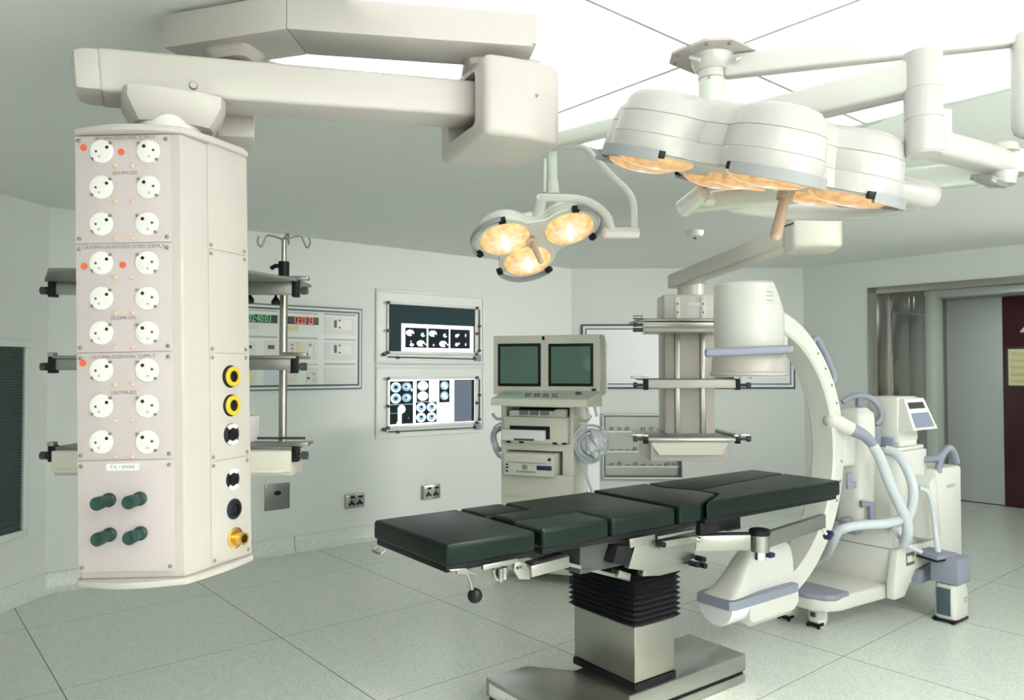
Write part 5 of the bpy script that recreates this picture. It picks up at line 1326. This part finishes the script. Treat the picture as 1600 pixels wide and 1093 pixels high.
# hoses
s0_, s1_ = lc_(P(1299, 655, 4.66)), lc_(P(1330, 671, 4.66))
mb = MB(); mb.sph(s0_, .052, n=20); mb.cyl(s0_, s1_, .052, .046, n=24); mb.build('hose_elbow', 'carm', ca)
mb = MB(); mb.tube([s1_ - (s1_ - s0_).normalized() * .01, lc_(P(1350, 680, 4.66)), lc_(P(1367, 698, 4.66))], .038, 14, 4, rr=lambda t: .041 - .012 * t); mb.build('hose_sleeve', 'bluegrey', ca)
def hose(pts, r, nm='supply_hose'): MB().tube([lc_(P(*p)) for p in pts], r, 14, 6).build(nm, 'hose', ca)
hose([(1364, 695, 4.66), (1376, 718, 4.66), (1390, 755, 4.67), (1406, 790, 4.68), (1416, 812, 4.69), (1418, 832, 4.70), (1412, 850, 4.75)], .032)
hose([(1384, 702, 4.85), (1402, 710, 4.80), (1418, 735, 4.74), (1427, 765, 4.70), (1424, 795, 4.70), (1414, 815, 4.71)], .029)
hose([(1416, 800, 4.70), (1404, 812, 4.70), (1380, 818, 4.66), (1345, 820, 4.64), (1312, 828, 4.66), (1300, 848, 4.74), (1290, 866, 4.9), (1270, 880, 5.05), (1258, 886, 5.10)], .029)
hose([(1395, 822, 4.74), (1404, 838, 4.78), (1420, 852, 4.80), (1440, 862, 4.80)], .014, 'pedal_cable')
hose([(1436, 762, 4.85), (1450, 770, 4.85), (1458, 800, 4.85), (1462, 835, 4.84), (1466, 862, 4.82)], .016, 'power_cable')
# ------------------------------------------------------------------ monitor cart
MY = 5.75
MC = P(858, 800, MY); MC.z = 0; MANG = D2(-20)
mc = thing('monitor_cart', 'cream mobile cart with two dark screens behind the operating table', 'monitor cart', MC, MANG)
MRI = Matrix.Rotation(-MANG, 4, 'Z')
mn = Vector((math.sin(MANG), -math.cos(MANG), 0))
def lm(px, py, y=0.0): return MRI @ (onplane(px, py, MC - mn * y, mn) - MC)
def mspan(px0, py0, px1, py1, y0, y1, name, mk, b=.006, par=None):
    a = lm(px0, py0, y0); c = lm(px1, py1, y0)
    return MB().span((a.x, y0, min(a.z, c.z)), (c.x, y1, max(a.z, c.z)), b).build(name, mk, par or mc)
# twin monitor housing
a = lm(771, 616, -.05); b = lm(937, 522, -.05)
hs = MB(); hs.loft([[(a.x, -.05, a.z), (b.x, -.05, a.z), (b.x, -.05, b.z), (a.x, -.05, b.z)], [(a.x, .10, a.z), (b.x, .10, a.z), (b.x, .10, b.z + .0), (a.x, .10, b.z)], [(a.x + .05, .42, a.z + .02), (b.x - .05, .42, a.z + .02), (b.x - .05, .42, b.z - .06), (a.x + .05, .42, b.z - .06)]])
hso = hs.build('monitor_housing', 'cart', mc, 20)
for x0, x1, lb_ in ((778, 845, None), (857, 927, None)):
    p0 = lm(x0, 603, -.052); p1 = lm(x1, 536, -.052)
    bz_ = MB().span((p0.x, -.056, p0.z), (p1.x, -.049, p1.z), .018).build('screen_bezel', 'black', hso)
    mb = MB(); w = p1.x - p0.x; h = p1.z - p0.z; m_ = .022; t = bmesh.new(); G = 10; gv = []
    for j in range(G + 1):
        for i in range(G + 1):
            u, v = i / G * 2 - 1, j / G * 2 - 1
            gv.append(t.verts.new(((p0.x + p1.x) / 2 + u * (w / 2 - m_), -.0565 - .012 * (1 - u * u) * (1 - v * v) - .002, (p0.z + p1.z) / 2 + v * (h / 2 - m_))))
    for j in range(G):
        for i in range(G): t.faces.new((gv[j * (G + 1) + i], gv[j * (G + 1) + i + 1], gv[(j + 1) * (G + 1) + i + 1], gv[(j + 1) * (G + 1) + i]))
    mb._merge(t); mb.build('screen', 'crt', hso, 60)
p = lm(849, 528, -.05); MB().box((p.x, -.052, p.z), (.02, .006, .028), .002).build('indicator_window', 'black', hso)
p = lm(928, 610, -.05); MB().box((p.x, -.052, p.z), (.035, .006, .032), .003).build('power_button', 'green', hso)
# keyboard shelf
a = lm(767, 633, -.30); b = lm(917, 613, -.30)
zk0 = a.z; zk1 = lm(767, 622, -.30).z; zk2 = lm(780, 609, -.06).z
mb = MB(); mb.loft([[(a.x, -.30, zk0), (b.x, -.30, zk0), (b.x, -.30, zk1), (a.x, -.30, zk1)], [(a.x + .03, -.05, zk0 - .01), (b.x + .05, -.05, zk0 - .01), (b.x + .05, -.05, zk2), (a.x + .03, -.05, zk2)]])
kb_ = mb.build('keyboard_console', 'cart', mc, 20)
for k in range(12):
    for r_ in range(2):
        u = .30 + k * .032; v = .28 + r_ * .24
        x = a.x + .03 * v + (b.x - a.x) * u; y = -.30 + .25 * v; z = zk1 + (zk2 - zk1) * v
        MB().box((x, y, z + .002), (.016, .022, .008), .001, (math.atan2(zk2 - zk1, .25), 0, 0)).build('key', 'edge' if (k + r_) % 3 else 'palegreen', kb_)
v = .5; MB().box((a.x + (b.x - a.x) * .17, -.175, (zk1 + zk2) / 2 + .003), (.15, .11, .004), 0, (math.atan2(zk2 - zk1, .25), 0, 0)).build('key_field', 'palegreen', kb_)
p = .86; MB().lathe([(.022, 0), (.022, .01), (.012, .016)], Matrix.Translation((a.x + (b.x - a.x) * p, -.15, zk1 + (zk2 - zk1) * .6 + .002)), 20).build('trackball', 'edge', kb_)
# body with two open bays
zt_ = lm(789, 632, 0).z - .0; xL = lm(783, 700, 0).x; xR = lm(896, 700, 0).x; yD = .36
def z_at(py): return lm(840, py, 0).z
z1, z2, z3, z4 = z_at(636), z_at(692), z_at(704), z_at(741)
mb = MB()
mb.span((xL, 0, z1), (xR, yD, zt_ + .03), .004); mb.span((xL, 0, z2), (xL + .04, yD, z1 + .002), .003); mb.span((xR - .03, 0, z2), (xR, yD, z1 + .002), .003)
mb.span((xL, 0, z3), (xR, yD, z2), .004); mb.span((xL, 0, z4), (xL + .05, yD, z3 + .002), .003); mb.span((lm(879, 720, 0).x, 0, z4), (xR, yD, z3 + .002), .003)
mb.span((xL, .04, .12), (xR, yD, z4), .004); mb.span((xL, 0, z4 - .18), (xR, .05, z4), .004); mb.span((xL, 0, .12), (xR, .05, z4 - .17), .004)
mb.build('cabinet_body', 'cart', mc)
MB().span((xL + .02, yD - .03, z4), (xR - .02, yD - .01, zt_)).build('bay_back', 'black', mc)
MB().span((xL - .02, yD, .12), (xR + .02, yD + .40, lm(900, 618, yD).z), .006).build('rear_housing', 'carta', mc)
p = MB().box((xR + .021, yD + .16, z3 + .02), (.002, .12, .07)).build('rating_label', 'label', mc)
MB().span((xL - .06, -.08, .07), (xR + .06, yD + .45, .125), .015).build('base', 'cart', mc)
for x in (xL, xR):
    for y in (-.03, yD + .38):
        o = MB().span((x - .02, y - .02, .05), (x + .02, y + .02, .075)).build('caster', 'dark', mc); MB().cyl((x - .015, y, .038), (x + .015, y, .038), .038, n=20).build('wheel', 'black', o)
# left and right arms holding coiled cable
for s, xx, nm in ((1, xR + .02, 0), (-1, xL - .02, 1)):
    mb = MB(); mb.tube([(xx, .12, z1 - .10), (xx + s * .06, .10, z1 - .10), (xx + s * .09, .10, z1 - .06)], .012, 8, 3); mb.build('cable_hook', 'cart', mc)
mb = MB(); mb.tube([(xR + .08, .05, zk0 + .0), (xR + .10, .03, zk0 - .05), (xR + .12, .02, zk0 - .10)], .012, 8, 3); mb.tube([(xR + .11, .12, zk0 + .02), (xR + .14, .10, zk0 - .02), (xR + .16, .09, zk0 - .09)], .012, 8, 3); mb.build('cable_hook', 'carta', mc)
def coil(label, cx, cy, cz, n, rx_, rz_, sx_, par_rot):
    o = thing('coiled_cable', label, 'cable', mc.matrix_basis @ Vector((cx, cy, cz)), MANG, 'coiled cables hung on the cart')
    for k in range(n):
        pts = []; a0 = random.uniform(0, 6.28); jx, jz, jy = (random.uniform(-.016, .016) for _ in range(3)); q = random.uniform(.55, 1.08)
        for i in range(15):
            t = a0 + 2 * PI * i / 14; pts.append((jx + rx_ * q * math.cos(t) * sx_ + .01 * math.sin(2 * t), jy + .020 * (k - n / 2) / n * 2 + .08 * math.cos(t), jz + rz_ * q * math.sin(t)))
        MB().tube(pts, .0075, 7, 3).build('cable_loop', 'hose', o)
    return o
c1 = coil('coiled grey cable in a plastic bag on the right side of the cart', xR + .10, .10, z_at(694), 12, .11, .135, .95, 0)
mb = MB(); t = bmesh.new(); bmesh.ops.create_icosphere(t, subdivisions=4, radius=1)
for v in t.verts:
    n_ = math.sin(v.co.x * 7 + v.co.z * 5) * .10 + math.sin(v.co.y * 9 - v.co.z * 8) * .09 + math.sin(v.co.z * 15 + v.co.x * 11) * .05
    v.co = Vector((v.co.x * .075, v.co.y * .080, v.co.z * .105)) * (1 + n_)
mb._merge(t, Matrix.Translation((.07, -.05, .02))); mb.build('plastic_bag', 'poly', c1, 20)
c3 = MB().tube([(-.07, -.02, -.08), (-.03, -.03, -.2), (.05, -.03, -.42), (.11, -.02, -.62), (.14, .02, -.85), (.15, .06, -1.0)], .0105, 8, 5).build('cable_tail', 'hose', c1)
coil('coiled grey cable on the left side of the cart', xL - .05, .14, z_at(692), 9, .05, .13, .9, 0)
# things standing in the bays
def inbay(name, label, cat, px0, py0, px1, py1, y0, y1, mk):
    a = lm(px0, py1, y0); c = lm(px1, py0, y0)
    o = thing(name, label, cat, mc.matrix_basis @ Vector((a.x, y0, a.z)), MANG); w, h = c.x - a.x, c.z - a.z
    MB().span((0, 0, 0), (w, y1 - y0, h), .008).build('housing', mk, o); return o, w, h
zf = z2 + .004
a = lm(784, 690, -.06); c = lm(892, 652, -.06)
lp = thing('paper_printer', 'pale laser printer with paper tray in the upper bay of the cart', 'printer', mc.matrix_basis @ Vector((xL + .045, -.06, z2 + .002)), MANG)
w = xR - .035 - xL - .045; h = z_at(651) - z2
MB().span((0, 0, 0), (w, .34, h), .010).build('housing', 'cart', lp)
MB().span((.05, -.008, h * .18), (w * .74, .0, h * .66), .003).build('tray_mouth', 'black', lp)
MB().span((-.0, -.05, h * .12), (w * .68, .0, h * .52), .004).build('paper_tray', 'panelface', lp)
MB().span((.10, -.052, h * .13), (w * .52, -.046, h * .20)).build('tray_grip', 'dark', lp)
MB().span((w * .05, .05, h), (w * .85, .30, h + (z1 - z_at(651)) * .62), .006).build('top_cover', 'panelface', lp)
mb = MB()
for k in range(3): mb.span((w * (.22 + k * .17), .044, h + .012), (w * (.36 + k * .17), .051, h + .045))
mb.build('louvre', 'greysteel', lp)
MB().prism([(0, 0), (.13, 0), (.13, .06), (.05, .06)], 0, .10, .004, mtx=Matrix.Translation((w * .70, .14, h)) @ Matrix.Rotation(PI / 2, 4, 'X')).build('side_hood', 'cart', lp)
mb = MB()
for k in (.04, .25, .78, .93): mb.span((w * k, -.004, -.0), (w * k + .035, .004, .014))
mb.build('feet', 'black', lp)
vr = thing('video_recorder', 'beige video printer with dark display in the lower bay of the cart', 'video recorder', mc.matrix_basis @ Vector((xL + .06, -.10, z4 + .002)), MANG)
w = lm(866, 720, -.10).x - xL - .06; h = z_at(707) - z4
MB().span((0, 0, 0), (w, .36, h), .004).build('housing', 'cart', vr)
MB().span((.02, -.006, h * .60), (w - .02, 0, h * .88), .002).build('print_slot_cover', 'cart', vr)
MB().span((.03, -.008, h * .58), (w - .07, -.002, h * .60)).build('print_slot', 'ink', vr)
MB().span((w * .66, -.006, h * .28), (w - .02, 0, h * .48), .001).build('display', 'navy', vr)
MB().span((w - .05, -.006, h * .70), (w - .025, -.001, h * .84)).build('power_switch', 'dark', vr)
MB().cyl((w * .42, 0, h * .38), (w * .42, -.008, h * .38), .022, n=20).build('jog_dial', 'satin', vr)
for k in range(6): MB().span((w * (.25 + k * .065), -.005, h * .14), (w * (.25 + k * .065) + .018, 0, h * .22), .001).build('button', 'satin', vr)
for z_ in (.14, .30, .44): MB().span((w * .04, -.005, h * z_), (w * .09, 0, h * z_ + .012)).build('button', 'dark', vr)
# ------------------------------------------------------------------ light: added unseen fill lamps, a passage lamp and the two surgical lamps
def area(name, loc, sx, sy, w, col, rz=0.0, tgt=None):
    l = bpy.data.lights.new(name, 'AREA'); l.shape = 'RECTANGLE'; l.size = sx; l.size_y = sy; l.energy = w; l.color = col
    o = bpy.data.objects.new(name, l); COL.objects.link(o); o.location = loc
    if tgt is not None: o.rotation_euler = (Vector(tgt) - Vector(loc)).to_track_quat('-Z', 'Y').to_euler()
    else: o.rotation_euler = (0, 0, rz)
    return o
WARM, COOL = (1, .955, .91), (.93, 1, .96)
for (u_, v_, w, c) in ((2.3, -.9, 10, WARM), (4.4, -.9, 24, WARM), (.1, -.5, 14, WARM)):
    area('added_overhead_fill', uv(u_, v_, CEIL - .03), 1.2, .6, w, c, A40)  # added overhead fill out of view, not known fixtures of the room
for (u_, v_, w) in ((.5, -1.3, 62), (3.0, -2.15, 55)):
    area('added_bounce_fill', uv(u_, v_, 2.15), 1.2, .3, w, (.99, 1, .97), A40).rotation_euler = (PI, 0, A40)  # added lamps that bounce light off the ceiling to lift the room
wl_ = area('added_wall_fill', uv(7.5, .2, CEIL - .06), 2.2, 1.0, 44, (1, .99, .95), tgt=uv(4.9, 6.3, 1.5)); wl_.data.spread = D2(62)  # added fill aimed at the back left wall to brighten it
area('added_front_fill', uv(2.1, -2.56, 1.65), 2.2, 1.4, 48, (1, .98, .95), tgt=uv(2.3, 3, 1.85))  # added frontal fill from behind the camera; the wall has no window
q = dw(OPEN_T + 1.3, 1.0, 2.50); area('passage_light', q, .6, .6, 6, COOL, 0)
def spot(name, loc, d, w, ang):
    l = bpy.data.lights.new(name, 'SPOT'); l.energy = w; l.color = (1, .92, .78); l.spot_size = ang; l.spot_blend = .5; l.shadow_soft_size = .12
    o = bpy.data.objects.new(name, l); COL.objects.link(o); o.location = loc; o.rotation_euler = Vector(d).to_track_quat('-Z', 'Y').to_euler(); return o
spot('surgical_lamp_beam', lc0 - nrm * .14, -nrm, 95, D2(60))
spot('small_surgical_lamp_beam', S0 + ndir * .10, ndir, 60, D2(60))
w = bpy.data.worlds.new('world'); sc.world = w; w.use_nodes = True
w.node_tree.nodes['Background'].inputs['Color'].default_value = (.55, .62, .58, 1); w.node_tree.nodes['Background'].inputs['Strength'].default_value = .05
vs = sc.view_settings; vs.view_transform = 'Standard'; vs.look = 'None'; vs.exposure = 0.27; vs.gamma = 1.0; vs.use_curve_mapping = False
